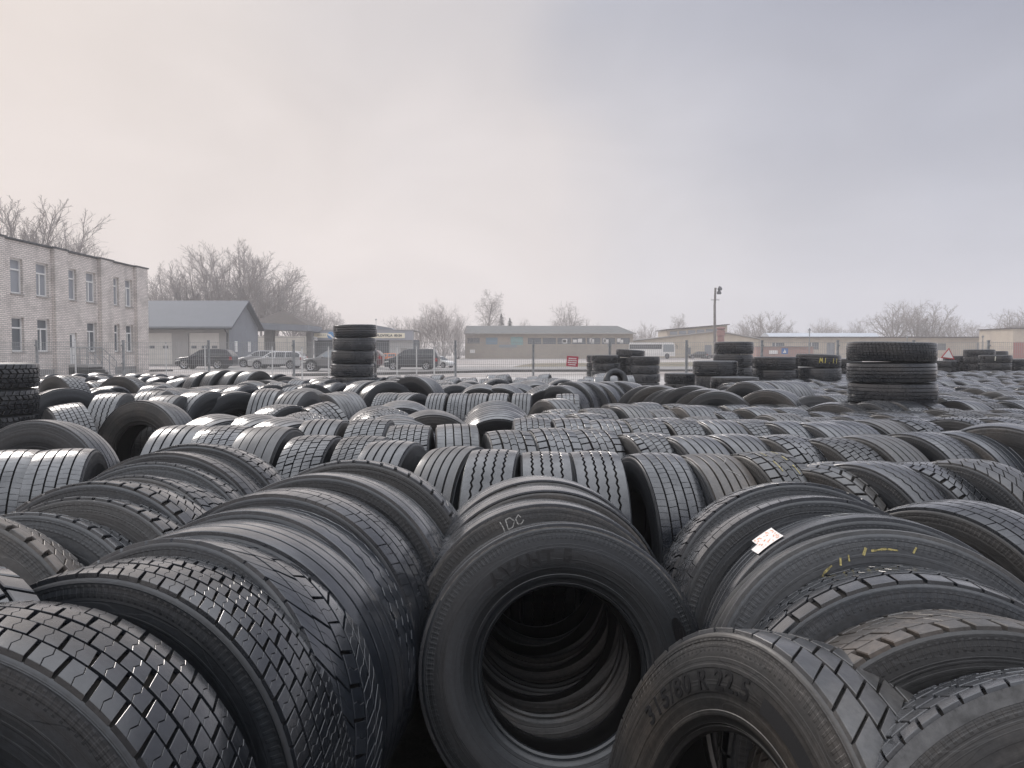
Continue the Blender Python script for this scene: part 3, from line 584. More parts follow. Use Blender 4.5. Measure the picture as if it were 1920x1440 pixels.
# ---------------------------------------------------------------- stacks of tyres lying flat
def stack(px_list, D, ytop, n, th, names, kinds, width_px=None, group='tyres lying flat in stacks', tilts=None, tms=None, k=1.0, jitter=0):
    """n tyres from the top down; ytop = pixel row of the stack's top; th = thickness of one tyre"""
    top = at(px_list[0], ytop, D).z; res = []
    for i in range(n):
        px = px_list[min(i, len(px_list) - 1)]; q = at(px, ytop, D); z = top - th * (i + .5)
        tl = (tilts or {}).get(i, (0, 0)); kd = kinds[i % len(kinds)]
        t = thing('truck_tyre', names[i] if i < len(names) else names[-1], 'tyre', group=group)
        t.location = (q.x, q.y, z); kw = (th - .006) / .318
        m = Matrix.Rotation(R_(tl[0]), 4, 'Y') @ Matrix.Rotation(R_(tl[1]), 4, 'X') @ Matrix.Rotation(R_(-90), 4, 'X') @ Matrix.Rotation(rng.uniform(0, 6.28) if not isinstance(jitter, str) else 0, 4, 'Y')
        t.rotation_euler = m.to_euler(); t.scale = (k, kw, k)
        tm = (tms or ['tread'])[i % len(tms or ['tread'])]
        obj('casing', CASB, [RUB['side'], RUB['pit'], RUB['bead']], t); obj('tread', TREADS[kd], RUB[tm], t); res.append(t)
    return res
def stacknames(what, n): 
    return [('top tyre' if i == 0 else f'{ORD[i]} tyre down') + f' in {what}' for i in range(n)]
stack([666, 664.5, 661.5, 660, 661, 662, 662], 18.6, 609, 7, .31, stacknames('the tall stack left of the middle', 7), ['rib', 'zig', 'worn', 'zig', 'rib'], tilts={0: (-1.2, 0)})
stack([669, 668, 669, 668, 668], 19.7, 655, 5, .31, stacknames('the stack hidden behind the tall one', 5), ['rib', 'worn'])
stack([1671, 1671, 1674, 1675, 1675, 1675], 9.7, 641, 6, .253, stacknames('the wide stack at the right, in front', 6), ['fine', 'rib', 'sipe', 'worn', 'rib', 'worn'], tilts={0: (1.2, 0), 1: (-.4, 0)}, k=1.0)
stack([-28, -29, -28, -28, -28], 8.5, 680, 5, .285, stacknames('the lug-tread stack at the left edge', 5), ['lug', 'lug', 'notch', 'rib', 'rib'])
SH = 27.4
stack([1135, 1138, 1136, 1136], SH, 665.5, 4, .285, stacknames('the leftmost short stack right of centre', 4), ['rib', 'zig', 'worn'])
stack([1126, 1126, 1126, 1126], SH + 1.2, 665.5, 4, .285, stacknames('the stack half hidden behind the leftmost short one', 4), ['worn', 'rib'])
stack([1182, 1186, 1184, 1184], SH + .5, 655.5, 4, .29, stacknames('the short stack with a slanting top, right of centre', 4), ['rib', 'zig', 'worn'], tilts={0: (3.5, 0)})
stack([1209, 1209, 1210, 1209], SH - .7, 668, 4, .30, stacknames('the right one of three short stacks right of centre', 4), ['fine', 'rib', 'worn'])
FL = 18.2
stack([1341, 1345, 1345, 1345], FL, 676, 4, .345, stacknames('the low stack below the street lamp', 4), ['rib', 'worn', 'rib'])
stack([1376, 1375, 1375, 1375, 1375], FL + 2.6, 640.5, 5, .34, stacknames('the stack right of the street lamp', 5), ['rib', 'zig', 'rib'])
stack([1283, 1283, 1283], FL + 2, 699, 3, .27, stacknames('the flat low pile left of the street lamp stacks', 3), ['lug', 'rib'])
stack([1378, 1378, 1378], FL - 1.6, 706, 3, .30, stacknames('the flat pile with a pale rim below the street lamp stack', 3), ['worn', 'rib'])
stack([1453, 1454, 1454, 1454], FL, 668.5, 4, .30, stacknames('the left one of the two wide stacks near the blue sign', 4), ['sipe', 'rib'])
M1 = stack([1534, 1535, 1535, 1535], FL + .3, 664, 4, .32, stacknames('the wide stack chalked M1.11 in yellow', 4), ['rib', 'zig'], tilts={0: (2.4, 0)}, jitter='0')
stack([1583, 1588, 1588, 1588], FL + 6, 672, 4, .29, stacknames('the narrow stack left of the wide front one', 4), ['rib', 'worn'])
for px, D, y0, n, nm, kd in [
    (1770, 28.5, 676, 4, 'the stack with a red top rim at the far right', ['rib', 'fine']),
    (1797, 29.2, 667, 5, 'the dark stack behind the warning triangle', ['worn', 'rib']),
    (1836, 28.2, 655, 5, 'the tallest of the far right stacks', ['rib', 'worn']),
    (1861, 29.5, 658, 5, 'the stack half hidden behind the far right ones', ['worn', 'rib']),
    (1866, 27.0, 665.5, 4, 'the far right stack with a white chalk mark', ['zig', 'rib']),
    (1919, 27.8, 673, 4, 'the stack cut by the right picture edge', ['rib', 'zig'])]:
    r = stack([px] * n, D, y0, n, .265 if y0 > 656 else .26, stacknames(nm, n), kd, jitter='0')
    if nm.endswith('chalk mark'): CHK = r
def z_(x0, y0, x1, y1): return [(x0, y0), (x1, y1)]
GLYPH = {'H': [z_(0, 0, 0, 1), z_(.7, 0, .7, 1), z_(0, .5, .7, .5)], 'T': [z_(.35, 0, .35, 1), z_(0, 1, .7, 1)], '6': [[(.6, 1), (.1, .6), (0, .25), (.3, 0), (.6, .2), (.4, .5), (.05, .4)]], '0': [[(.3, 0), (0, .4), (.15, .95), (.5, .95), (.65, .5), (.3, 0)]], 'M': [[(0, 0), (.15, 1), (.42, .3), (.65, 1), (.85, 0)]], '1': [z_(.3, 0, .4, 1)], '.': [z_(.25, 0, .3, .12)], ' ': []}
def chalk_text(parent, txt, a0, v0, da, h, sx, sy, width, m):
    paths = []
    for i, ch_ in enumerate(txt):
        for s_ in GLYPH[ch_]: paths.append([(a0 + sx * (i + x * .85) * da, v0 + sy * y * h) for x, y in s_])
    for q in paths: ribbon(parent, [q], width, m, 'chalk_stroke', side=False)
chalk_text(M1[0], 'M1.11', 252, .05, 11, .12, 1, -1, .014, mat('yellow_paint', (.66, .56, .16), .8))
ribbon(CHK[0], [[(238, .08), (239, -.1)]], .03, mat('pale_paint', (.6, .6, .52), .8), 'chalk_stroke', side=False)
ribbon(CHK[2], [[(262, -.06), (275, -.06)]], .11, PAPER, 'paper_label', side=False)

# writing and chalk -------------------------------------------------
arc_text('AVANT 5', .062, .375, 107, C1, LETTER, gap=1.25, bold=.003)
arc_text('SAVA', .065, .375, -98, C1, LETTER, gap=1.3, bold=.003)
ribbon(C2, [[(112, .478), (111.5, .452), (111.8, .425)]], .004, CHALK_W, 'chalk_mark')
ribbon(C2, [[(109.5, .44), (109.2, .478), (107, .480), (105.5, .462), (107, .443), (109.5, .44)]], .004, CHALK_W, 'chalk_mark')
ribbon(C2, [[(102, .470), (103, .482), (104.6, .468), (104.2, .448), (102.4, .446), (101, .458)]], .004, CHALK_W, 'chalk_mark')
def oval(parent, ang, r0, w_, h_, m):
    b = MB(); n = 22; ring = []
    for i in range(n):
        t = 2 * PI * i / n; u, q = w_ * math.cos(t), h_ * math.sin(t); rr = r0 + u; a = R_(ang) + q / r0
        ring.append((rr * math.cos(a), -(side_v(rr) + .003), rr * math.sin(a)))
    b.add(ring, [tuple(range(n))]); return b.build('vulcanised_patch', m, parent)
PATCH = mat('black_patch', (.006, .006, .007), .25)
op = oval(C1, 16, .435, .021, .055, PATCH)
for da in (-3.6, -1.2, 0, 1.2, 3.6): ribbon(op, [[(16 + da, .427), (16 + da + .3, .443)]], .003, RUB['side_brown'], 'moulded_mark')
arc_text('315/80 R 22.5', .064, .372, 122, R0, LETTER, bold=.0012, gap=1.12)
ribbon(R0, [[(84 - i * 4, .388) for i in range(15)]], .034, LETTER, 'dark_band')
ribbon(RB, [[(a, r) for a, r in s_] for s_ in [[(112, .40), (112, .43)], [(112, .43), (109, .425), (112, .415), (109, .40)], [(107, .40), (105.5, .425), (104, .40)], [(106.3, .41), (104.8, .41)]]], .004, CHALK_W, 'chalk_mark')
ribbon(R4, [[(118, .405), (115, .42), (111, .432)], [(108, .425), (107, .445)], [(104.5, .43), (104, .448)], [(99, .44), (97.5, .46)], [(96, .45), (91, .455), (87, .452)], [(82, .45), (81, .468)]], .006, CHALK_Y, 'chalk_mark')
ribbon(R5, [[(103, -.02), (102, -.075), (95, -.08)], [(97, -.03), (96, -.075)], [(104, -.03), (96, -.025)], [(84, -.03), (82, -.08)], [(86, -.06), (80, -.05)]], .006, CHALK_W, 'chalk_mark', side=False)
def sticker(parent, a0, a1, v0, v1):
    """stiff paper label, its near edge curling off the tread"""
    def S(a, f, lift=0):
        v = v0 + (v1 - v0) * f; r = RT - crown(v) + .004 + .018 * f ** 2 + lift
        return (r * math.cos(R_(a)), v, r * math.sin(R_(a)))
    b = MB(); n, mm = 8, 5
    for i in range(n):
        for j in range(mm):
            if i < 2 and j >= 3: continue
            t0, t1 = a0 + (a1 - a0) * i / n, a0 + (a1 - a0) * (i + 1) / n
            b.add([S(t0, j / mm), S(t1, j / mm), S(t1, (j + 1) / mm), S(t0, (j + 1) / mm)], [(0, 1, 2, 3)])
    o = b.build('paper_label', PAPER, parent)
    i = MB(); rn = random.Random(5)
    for k in range(40):
        a = a0 + (a1 - a0) * rn.uniform(.28, .95); f = rn.uniform(.1, .9); da = rn.uniform(.1, .4); df = .018
        i.add([S(a - da, f - df, .0012), S(a + da, f - df, .0012), S(a + da, f + df, .0012), S(a - da, f + df, .0012)], [(0, 1, 2, 3)])
    i.build('ink_lines', PAPER_INK, o)
sticker(R5, 132, 121, -.12, .0)
chalk_text(QT['Q3'], 'HT60', 153, -.115, 4.2, .035, -1, 1, .0035, CHALK_W)
ribbon(QT['Q8'], [[(110, .04), (100, .05), (95, .02)], [(92, .08), (82, .075)], [(88, .05), (76, .06), (70, .02)], [(62, 0), (56, .06)]], .006, CHALK_W, 'chalk_mark', side=False)
ribbon(QT['Q9'], [[(84, -.045), (77, -.044)], [(70, -.046), (58, -.045)], [(88, .05), (80, .051)], [(76, .049), (70, .05)], [(64, .05), (55, .049)]], .006, CHALK_Y, 'chalk_mark', side=False)
ribbon(R1, [[(150 - 6 * i, .488) for i in range(14)]], .028, mat('scuffed_rubber', (.15, .15, .15), .7, noise=(.06, .06, .06), nscale=30), 'scuffed_band')

# ---------------------------------------------------------------- the far tyres at the right: too many to count
def field():
    prof = []
    for c in range(5):
        a = -HW + c * .057; prof += [(a + .004, .498), (a + .005, .5195 - crown(a)), (a + .052, .5195 - crown(a + .052)), (a + .053, .498)]
    prof = [(.098, .29), (.13, .315), (.155, .40), (.150, .485)][::1] and [(-v, r) for v, r in [(.098, .29), (.137, .318), (.158, .415), (.1485, .49)]] + prof + [(.1485, .49), (.158, .415), (.137, .318), (.098, .29)]
    n = 44; base = [(r * math.cos(2 * PI * i / n), v, r * math.sin(2 * PI * i / n)) for i in range(n) for v, r in prof]
    m = len(prof); fs = [(i * m + k, ((i + 1) % n) * m + k, ((i + 1) % n) * m + k + 1, i * m + k + 1) for i in range(n) for k in range(m - 1)]
    b = MB(); cnt = 0; rn = random.Random(8)
    Y = 13.15
    while Y < 25:
        x = .285 * Y; x1 = .72 * Y
        while x < x1:
            if not (1.62 < 0): pass
            k = rn.uniform(.88, .96); M = Matrix.Translation((x, Y + rn.uniform(-.12, .12), ground_z(x, Y) + .52 * k)) @ Matrix.Rotation(R_(-68 + rn.uniform(-12, 12)), 4, 'Z') @ Matrix.Rotation(R_(rn.uniform(-9, 9)), 4, 'X') @ Matrix.Scale(k, 4)
            blocked = any(abs(x - sx) < .75 and abs(Y - sy) < .9 for sx, sy in FLATS)
            if not blocked: b.add([M @ Vector(v) for v in base], fs); cnt += 1
            x += rn.uniform(.33, .40)
        Y += 1.02
    taken = [(o.location.x, o.location.y) for o in C.objects if o.name.startswith('truck_tyre')]
    def put(x, y, psi, tilt, lift=0):
        nonlocal cnt
        if any((x - a) ** 2 + (y - c) ** 2 < .34 ** 2 for a, c in taken): return
        taken.append((x, y)); k = rn.uniform(.88, .98)
        M = Matrix.Translation((x, y, ground_z(x, y) + .52 * k + lift)) @ Matrix.Rotation(R_(psi), 4, 'Z') @ Matrix.Rotation(R_(tilt), 4, 'X') @ Matrix.Scale(k, 4)
        b.add([M @ Vector(v) for v in base], fs); cnt += 1
    for y0, xa, xb, psi in [(10.4, -6.9, -5.7, 60), (11.2, -7.6, -6.0, -30), (12.2, -5.0, -3.6, 75), (13.7, -9.2, -6.2, 70), (14.4, -4.9, -3.9, -20), (15.2, -4.6, -.9, 80), (16.2, -10.8, -7.2, -30), (16.4, -4.8, 1.2, 10), (17.5, -11.6, -6.4, 60), (17.8, -5.5, 2.2, 75), (19.0, -12.6, -6.0, -25), (19.4, -4.0, 3.0, 85), (20.6, -13.6, -6.5, 65)]:
        x = xa
        while x < xb:
            put(x, y0 + rn.uniform(-.2, .2), psi + rn.uniform(-14, 14), rn.uniform(-12, 8), .06 if rn.random() < .25 else 0); x += rn.uniform(.31, .40) if abs(psi) > 50 else rn.uniform(.55, .8)
    me = bpy.data.meshes.new('far_tyres'); me.from_pydata(b.v, [], b.f)
    me.polygons.foreach_set('use_smooth', [True] * len(me.polygons)); me.set_sharp_from_angle(angle=R_(40)); me.update()
    o = obj('far_tyres', me, RUB['wet']); tag(o, 'distant truck tyres in close rows toward the back of the yard', 'tyres', kind='stuff'); return cnt
FLATS = [(o.location.x, o.location.y) for o in C.objects if o.get('group') == 'tyres lying flat in stacks']
print('tyres', NT, 'far', field())

EDGE = mat('pale_tread_edge', (.19, .175, .155), .8, noise=(.05, .047, .043), nscale=45)  # pale mottled strip along the shoulder edge
for t_, n_ in ((C1, 1), (C2, 2), (C3, 3), (C4, 4)): ribbon(t_, [[(28 + 2.5 * i, .4955) for i in range(50)]], .005, EDGE, 'pale_edge')

lf = MB(); lf.add([(-.045, 0, .004), (-.02, .018, .012), (.015, .020, .009), (.05, 0, .016), (.018, -.018, .006), (-.02, -.016, .010), (0, 0, .002)], [(0, 1, 6), (1, 2, 6), (2, 3, 6), (3, 4, 6), (4, 5, 6), (5, 0, 6)]); lf.tube((-.045, 0, .004), (-.075, .004, .012), .0014, n=4)
lo_ = lf.build('fallen_leaf', mat('dry_leaf', (.42, .20, .09), .7, noise=(.55, .34, .2), nscale=40)); lo_.location = LEAF_P; lo_.rotation_euler = LEAF_N.to_track_quat('Z', 'X').to_euler()
tag(lo_, 'small dry orange leaf lying on a tyre of the left edge row', 'leaf')

# ---------------------------------------------------------------- setting beyond the yard
def brick_mat(name, c1, c2, mort, bw=.27, bh=.085, stain=(.25, .23, .21)):
    m, t, b = new_mat(name); L = t.links.new; nn = t.nodes.new
    co = nn('ShaderNodeTexCoord'); se = nn('ShaderNodeSeparateXYZ'); L(co.outputs['Object'], se.inputs[0])
    ad = nn('ShaderNodeMath'); L(se.outputs[0], ad.inputs[0]); L(se.outputs[1], ad.inputs[1])
    cb = nn('ShaderNodeCombineXYZ'); L(ad.outputs[0], cb.inputs[0]); L(se.outputs[2], cb.inputs[1])
    br = nn('ShaderNodeTexBrick'); L(cb.outputs[0], br.inputs['Vector']); br.inputs['Scale'].default_value = 1
    br.inputs['Brick Width'].default_value = bw; br.inputs['Row Height'].default_value = bh; br.inputs['Mortar Size'].default_value = .012; br.inputs['Mortar Smooth'].default_value = .2
    br.inputs['Color1'].default_value = (*c1, 1); br.inputs['Color2'].default_value = (*c2, 1); br.inputs['Mortar'].default_value = (*mort, 1); br.inputs['Bias'].default_value = 0
    n = nn('ShaderNodeTexNoise'); n.inputs['Scale'].default_value = .9; n.inputs['Detail'].default_value = 8; L(co.outputs['Object'], n.inputs['Vector'])
    r = nn('ShaderNodeMapRange'); r.inputs[1].default_value = .48; r.inputs[2].default_value = .72; r.inputs[4].default_value = .55; L(n.outputs[0], r.inputs[0])
    mx = nn('ShaderNodeMix'); mx.data_type = 'RGBA'; L(r.outputs[0], mx.inputs[0]); L(br.outputs[0], mx.inputs[6]); mx.inputs[7].default_value = (*stain, 1)
    L(mx.outputs[2], b.inputs['Base Color']); b.inputs['Roughness'].default_value = .85; return m
BRICK = brick_mat('white_brick', (.80, .73, .68), (.66, .60, .555), (.26, .24, .225), .28, .095)
TANBRICK = brick_mat('tan_brick', (.42, .37, .30), (.35, .31, .26), (.30, .27, .23), stain=(.30, .24, .22))
CREAM = mat('cream_render', (.56, .50, .40), .85, noise=(.44, .38, .30), nscale=.7)
CREAM2 = mat('ochre_render', (.52, .46, .37), .85, noise=(.42, .36, .30), nscale=.7)
GREYW = mat('grey_wall', (.22, .235, .26), .7, noise=(.19, .20, .22), nscale=1)
LIGHTW = mat('pale_grey_wall', (.36, .35, .335), .8, noise=(.31, .30, .29), nscale=1)
ROOFG = mat('blue_grey_metal_roof', (.085, .093, .11), .6, noise=(.075, .083, .097), nscale=1.5)
ROOFD = mat('dark_shingle_roof', (.085, .07, .06), .85, noise=(.058, .05, .045), nscale=3)
ROOFA = mat('asbestos_roof', (.12, .12, .118), .9, noise=(.085, .088, .085), nscale=2)
DARKM = mat('dark_trim', (.05, .055, .06), .5)
WHITEP = mat('white_frame_paint', (.78, .77, .75), .5)
PANE = mat('window_glass', (.10, .115, .13), .12, spec=.7)
PANEC = mat('curtained_glass', (.27, .285, .31), .2, spec=.6)
DOORP = mat('pale_door_panel', (.62, .60, .56), .6, noise=(.56, .54, .50), nscale=2)
CONC = mat('concrete', (.25, .245, .235), .85, noise=(.17, .165, .16), nscale=2)
GALV = mat('galvanised_steel', (.34, .355, .365), .5, metal=.3, noise=(.20, .21, .22), nscale=8)
ASPH = mat('road_asphalt', (.16, .15, .145), .6, noise=(.24, .225, .215), nscale=.4)
WET = mat('pale_damp_paving', (.42, .395, .375), .45, noise=(.32, .295, .28), nscale=.25)
DRYG = mat('dry_verge', (.19, .15, .11), .95, noise=(.12, .115, .07), nscale=.7)
KERB = mat('kerb_stone', (.12, .115, .11), .8, noise=(.07, .066, .06), nscale=3)

def sheet(name, pts, m, dz, kind='structure'):
    """flat ground patch; outline points (x, y); cut fine enough to follow the ground"""
    bm = bmesh.new(); bm.faces.new([bm.verts.new((x, y, 0)) for x, y in pts])
    for yy in (24, 28, 34, 40, 50, 60, 75, 90, 114): bmesh.ops.bisect_plane(bm, geom=bm.verts[:] + bm.edges[:] + bm.faces[:], plane_co=(0, yy, 0), plane_no=(0, 1, 0))
    for v in bm.verts: v.co.z = ground_z(v.co.x, v.co.y) + dz
    bmesh.ops.recalc_face_normals(bm, faces=bm.faces)
    if bm.faces[:][0].normal.z < 0: bmesh.ops.reverse_faces(bm, faces=bm.faces)
    me = bpy.data.meshes.new(name); bm.to_mesh(me); bm.free(); return tag(obj(name, me, m), kind=kind)
sheet('pavement', [(-45, 31.5), (45, 31.5), (60, 48), (-6, 44), (-24, 39), (-45, 39)], WET, .004)
sheet('road', [(-24, 56), (-10, 52), (0, 57), (60, 60), (90, 75), (-2, 66), (-24, 66)], ASPH, .008)
sheet('verge', [(0, 66.4), (70, 72), (70, 84), (22, 88), (2, 80)], DRYG, .012)
def kerb(name, pts, w_, h_):
    b = MB()
    for (x0, y0), (x1, y1) in zip(pts, pts[1:]):
        z0, z1 = ground_z(x0, y0), ground_z(x1, y1); d = Vector((x1 - x0, y1 - y0, 0)).normalized(); s_ = Vector((-d.y, d.x, 0)) * w_
        A, B = Vector((x0, y0, z0 - .05)), Vector((x1, y1, z1 - .05)); up = Vector((0, 0, h_ + .05))
        b.add([A, A + s_, B + s_, B, A + up, A + s_ + up, B + s_ + up, B + up], [(0, 1, 2, 3), (4, 7, 6, 5), (0, 3, 7, 4), (1, 5, 6, 2), (0, 4, 5, 1), (3, 2, 6, 7)])
    return tag(b.build(name, KERB), kind='structure')
kerb('kerb', [(-13, 45.5), (-9, 46.5), (-5, 49.5), (0, 53), (9, 54), (45, 55)], .35, .16)
kerb('kerb', [(-31, 49), (-24, 54.5)], .3, .14)

# ---- building helper: wall in a vertical plane with openings --------------------------
def wall_mesh(u0, u1, z0, z1, openings, place, th):
    """place(u, z, d) -> world point, d = depth behind the face"""
    us = sorted({u0, u1, *[o[0] for o in openings], *[o[1] for o in openings]}); zs = sorted({z0, z1, *[o[2] for o in openings], *[o[3] for o in openings]})
    b = MB()
    def inside(u, z): return any(o[0] < u < o[1] and o[2] < z < o[3] for o in openings)
    for i in range(len(us) - 1):
        for j in range(len(zs) - 1):
            um, zm = (us[i] + us[i + 1]) / 2, (zs[j] + zs[j + 1]) / 2
            if inside(um, zm): continue
            b.add([place(us[i], zs[j], 0), place(us[i + 1], zs[j], 0), place(us[i + 1], zs[j + 1], 0), place(us[i], zs[j + 1], 0)], [(0, 1, 2, 3)])
    for o in openings:
        c = [(o[0], o[2]), (o[1], o[2]), (o[1], o[3]), (o[0], o[3])]
        for (ua, za), (ub, zb) in zip(c, c[1:] + c[:1]): b.add([place(ua, za, 0), place(ub, zb, 0), place(ub, zb, th), place(ua, za, th)], [(0, 1, 2, 3)])
    return b
def pbox(b, place, u0, u1, z0, z1, d0, d1):
    vs = [place(u, z, d) for d in (d0, d1) for z in (z0, z1) for u in (u0, u1)]
    b.add(vs, [(0, 2, 3, 1), (4, 5, 7, 6), (0, 1, 5, 4), (2, 6, 7, 3), (1, 3, 7, 5), (0, 4, 6, 2)])
def window(parent, place, u0, u1, z0, z1, split, pane, th=.22, fw=.075, sill=True):
    b = MB(); d0, d1 = th - .08, th
    pbox(b, place, u0, u0 + fw, z0, z1, d0, d1); pbox(b, place, u1 - fw, u1, z0, z1, d0, d1)
    pbox(b, place, u0 + fw, u1 - fw, z0, z0 + fw, d0, d1); pbox(b, place, u0 + fw, u1 - fw, z1 - fw, z1, d0, d1)
    if split:
        zt = z1 - (z1 - z0) * .31
        pbox(b, place, u0 + fw, u1 - fw, zt - fw / 2, zt + fw / 2, d0, d1)
        if split == 2: um = u0 + (u1 - u0) * .45; pbox(b, place, um - fw / 2, um + fw / 2, z0 + fw, zt - fw / 2, d0, d1)
    f = b.build('window', WHITEP, parent)
    p = MB(); p.add([place(u0 + .02, z0 + .02, th - .03), place(u1 - .02, z0 + .02, th - .03), place(u1 - .02, z1 - .02, th - .03), place(u0 + .02, z1 - .02, th - .03)], [(0, 1, 2, 3)])
    p.build('pane', pane, f)
    if sill: s_ = MB(); pbox(s_, place, u0 - .05, u1 + .05, z0 - .05, z0 - .004, -.07, d0); s_.build('sill', LIGHTW, f)
    return f

# ---- white brick office block at the left
FX = -25.2
bb = thing('brick_building', 'two-storey white brick building with white framed windows at the left', 'building', (FX, 43, .1))
def fpl(u, z, d): return (-d, u - 43, z - .1)
ops = []
WL = [(38.85, 39.85, 1), (40.95, 42.05, 2), (43.75, 44.75, 1), (45.75, 46.8, 2), (48.75, 49.55, 1), (50.35, 51.3, 2), (36.2, 37.2, 1), (33.9, 34.9, 2)]
for i, (a, c, s_) in enumerate(WL):
    ops.append((a, c, 4.48, 6.25))
    if i == 2: ops.append((43.75, 44.65, .82, 2.6))
    else: ops.append((a, c, 1.52, 3.28))
wb = wall_mesh(31, 53, .0, 7.15, ops, fpl, .25)
wb.add([fpl(31, 0, 0), fpl(31, 0, 11), fpl(31, 7.15, 11), fpl(31, 7.15, 0)], [(0, 1, 2, 3)]); wb.add([fpl(53, 0, 0), fpl(53, 0, 11), fpl(53, 7.15, 11), fpl(53, 7.15, 0)], [(0, 1, 2, 3)])
wb.add([fpl(31, 0, 11), fpl(53, 0, 11), fpl(53, 7.15, 11), fpl(31, 7.15, 11)], [(0, 1, 2, 3)])
wb.build('wall', BRICK, bb)
for a, c in ((42.3, 43.55), (47.05, 48.45), (51.5, 53.02), (36.9, 38.15)):
    p = MB(); pbox(p, fpl, a, c, 0, 7.16, -.22, .003); p.build('pilaster', BRICK, bb)
r = MB(); pbox(r, fpl, 30.8, 53.15, 7.17, 7.25, -.10, 11.1)
for a, c in ((42.2, 43.65), (46.95, 48.55), (51.4, 53.17), (36.8, 38.25)): pbox(r, fpl, a, c, 7.172, 7.252, -.26, -.1)
r.build('roof', DARKM, bb)
pl = MB(); pbox(pl, fpl, 30.9, 53.06, -.1, .55, -.06, -.003); pl.build('plinth', CONC, bb)
for (a, c, z0, z1) in ops:
    i = [k for k, q in enumerate(WL) if abs(q[0] - a) < .01][0]
    if z1 == 2.6:
        d = MB(); pbox(d, fpl, a, c, z0, z1, .1, .17); dr = d.build('door', WHITEP, bb)
        g = MB(); g.add([fpl(a + .12, 1.75, .096), fpl(c - .35, 1.75, .096), fpl(c - .35, z1 - .12, .096), fpl(a + .12, z1 - .12, .096)], [(0, 1, 2, 3)]); g.build('pane', PANE, dr); continue
    window(bb, fpl, a, c, z0, z1, WL[i][2], PANEC if z0 > 4 else PANE)
st = MB()
for k in range(5): pbox(st, fpl, 43.4, 44.9 + .32 * (4 - k), 0, .16 * (k + 1) - .002 * k, -1.3, -.065)
st.build('entrance_stairs', LIGHTW, bb)
for d in (-1.25, -.35):
    ra = MB()
    ra.tube(fpl(43.5, 1.75, d), fpl(45, 1.75, d), .022, n=6); ra.tube(fpl(45, 1.75, d), fpl(46.6, .95, d), .022, n=6); ra.tube(fpl(45, 1.3, d), fpl(46.6, .5, d), .015, n=6); ra.tube(fpl(43.5, 1.3, d), fpl(45, 1.3, d), .015, n=6)
    for u, zt, zb in ((43.5, 1.75, .8), (44.3, 1.75, .8), (45, 1.75, .6), (45.8, 1.35, .3), (46.6, .95, .1)): ra.tube(fpl(u, zb, d), fpl(u, zt, d), .02, n=6)
    ra.build('handrail', GALV, bb)

# ---- garage hall with grey metal roof
gh = thing('garage_building', 'low garage hall with blue-grey metal roof and pale sectional doors', 'building', (-30, 70, .3))
def gpl(u, z, d): return (u + 30, d, z - .3)
gd = [(-34.6, -30.9, .36, 3.25), (-29.4, -26.6, .36, 3.25)]
wm = wall_mesh(-44, -25.7, .25, 4.05, gd, gpl, .2); wm.build('wall', LIGHTW, gh)
g = MB(); g.add([gpl(-25.7, .25, 0), gpl(-25.7, .25, 8), gpl(-25.7, 4.05, 8), gpl(-25.7, 6.3, 4), gpl(-25.7, 4.05, 0)], [(0, 1, 2, 3, 4)]); g.add([gpl(-44, .25, 8), gpl(-25.7, .25, 8), gpl(-25.7, 4.05, 8), gpl(-44, 4.05, 8)], [(0, 1, 2, 3)]); g.build('gable_wall', GREYW, gh)
rf = MB()
for sgn in (1, -1):
    y0, y1 = (-.55, 4) if sgn == 1 else (8.55, 4)
    rf.add([gpl(-44, 3.78, y0), gpl(-25.2, 3.78, y0), gpl(-25.2, 6.42, y1), gpl(-44, 6.42, y1), gpl(-44, 3.62, y0), gpl(-25.2, 3.62, y0), gpl(-25.2, 6.26, y1), gpl(-44, 6.26, y1)], [(0, 1, 2, 3), (7, 6, 5, 4), (0, 4, 5, 1), (1, 5, 6, 2), (0, 3, 7, 4)])
    u = -43.8 + k * .42; rf.add([gpl(u + a, 3.80 + h, -.54) for a, h in ((0, 0), (.03, .03), (.06, 0))] + [gpl(u + a, 6.44 + h, 4) for a, h in ((0, 0), (.03, .03), (.06, 0))], [(0, 1, 4, 3), (1, 2, 5, 4), (0, 2, 1)])
rf.build('roof', ROOFG, gh)
gt = MB(); gt.tube(gpl(-44, 3.62, -.62), gpl(-25.2, 3.62, -.62), .09, n=8); gt.tube(gpl(-25.9, 3.6, -.55), gpl(-25.85, 3.2, -.08), .06, n=8); gt.tube(gpl(-25.85, 3.2, -.08), gpl(-25.85, .4, -.08), .06, n=8); gt.build('gutter', DARKM, gh)
for a, c, z0, z1 in gd:
    d = MB(); pbox(d, gpl, a + .02, c - .02, z0, z1 - .02, .12, .18)
    for k in range(1, 5): pbox(d, gpl, a + .02, c - .02, z0 + k * .57 - .012, z0 + k * .57 + .012, .11, .119)
    dr = d.build('garage_door', DOORP, gh)
    for k in range(3):
        u = a + (c - a) * (k + .5) / 3; p = MB(); pbox(p, gpl, u - .24, u + .24, 1.83, 2.07, .108, .119); p.build('pane', PANE, dr)
for u in (1.4, 5): p = MB(); p.box(4.302, 4.33, u, u + .7, 1.2, 2.2); p.build('window', WHITEP, gh)

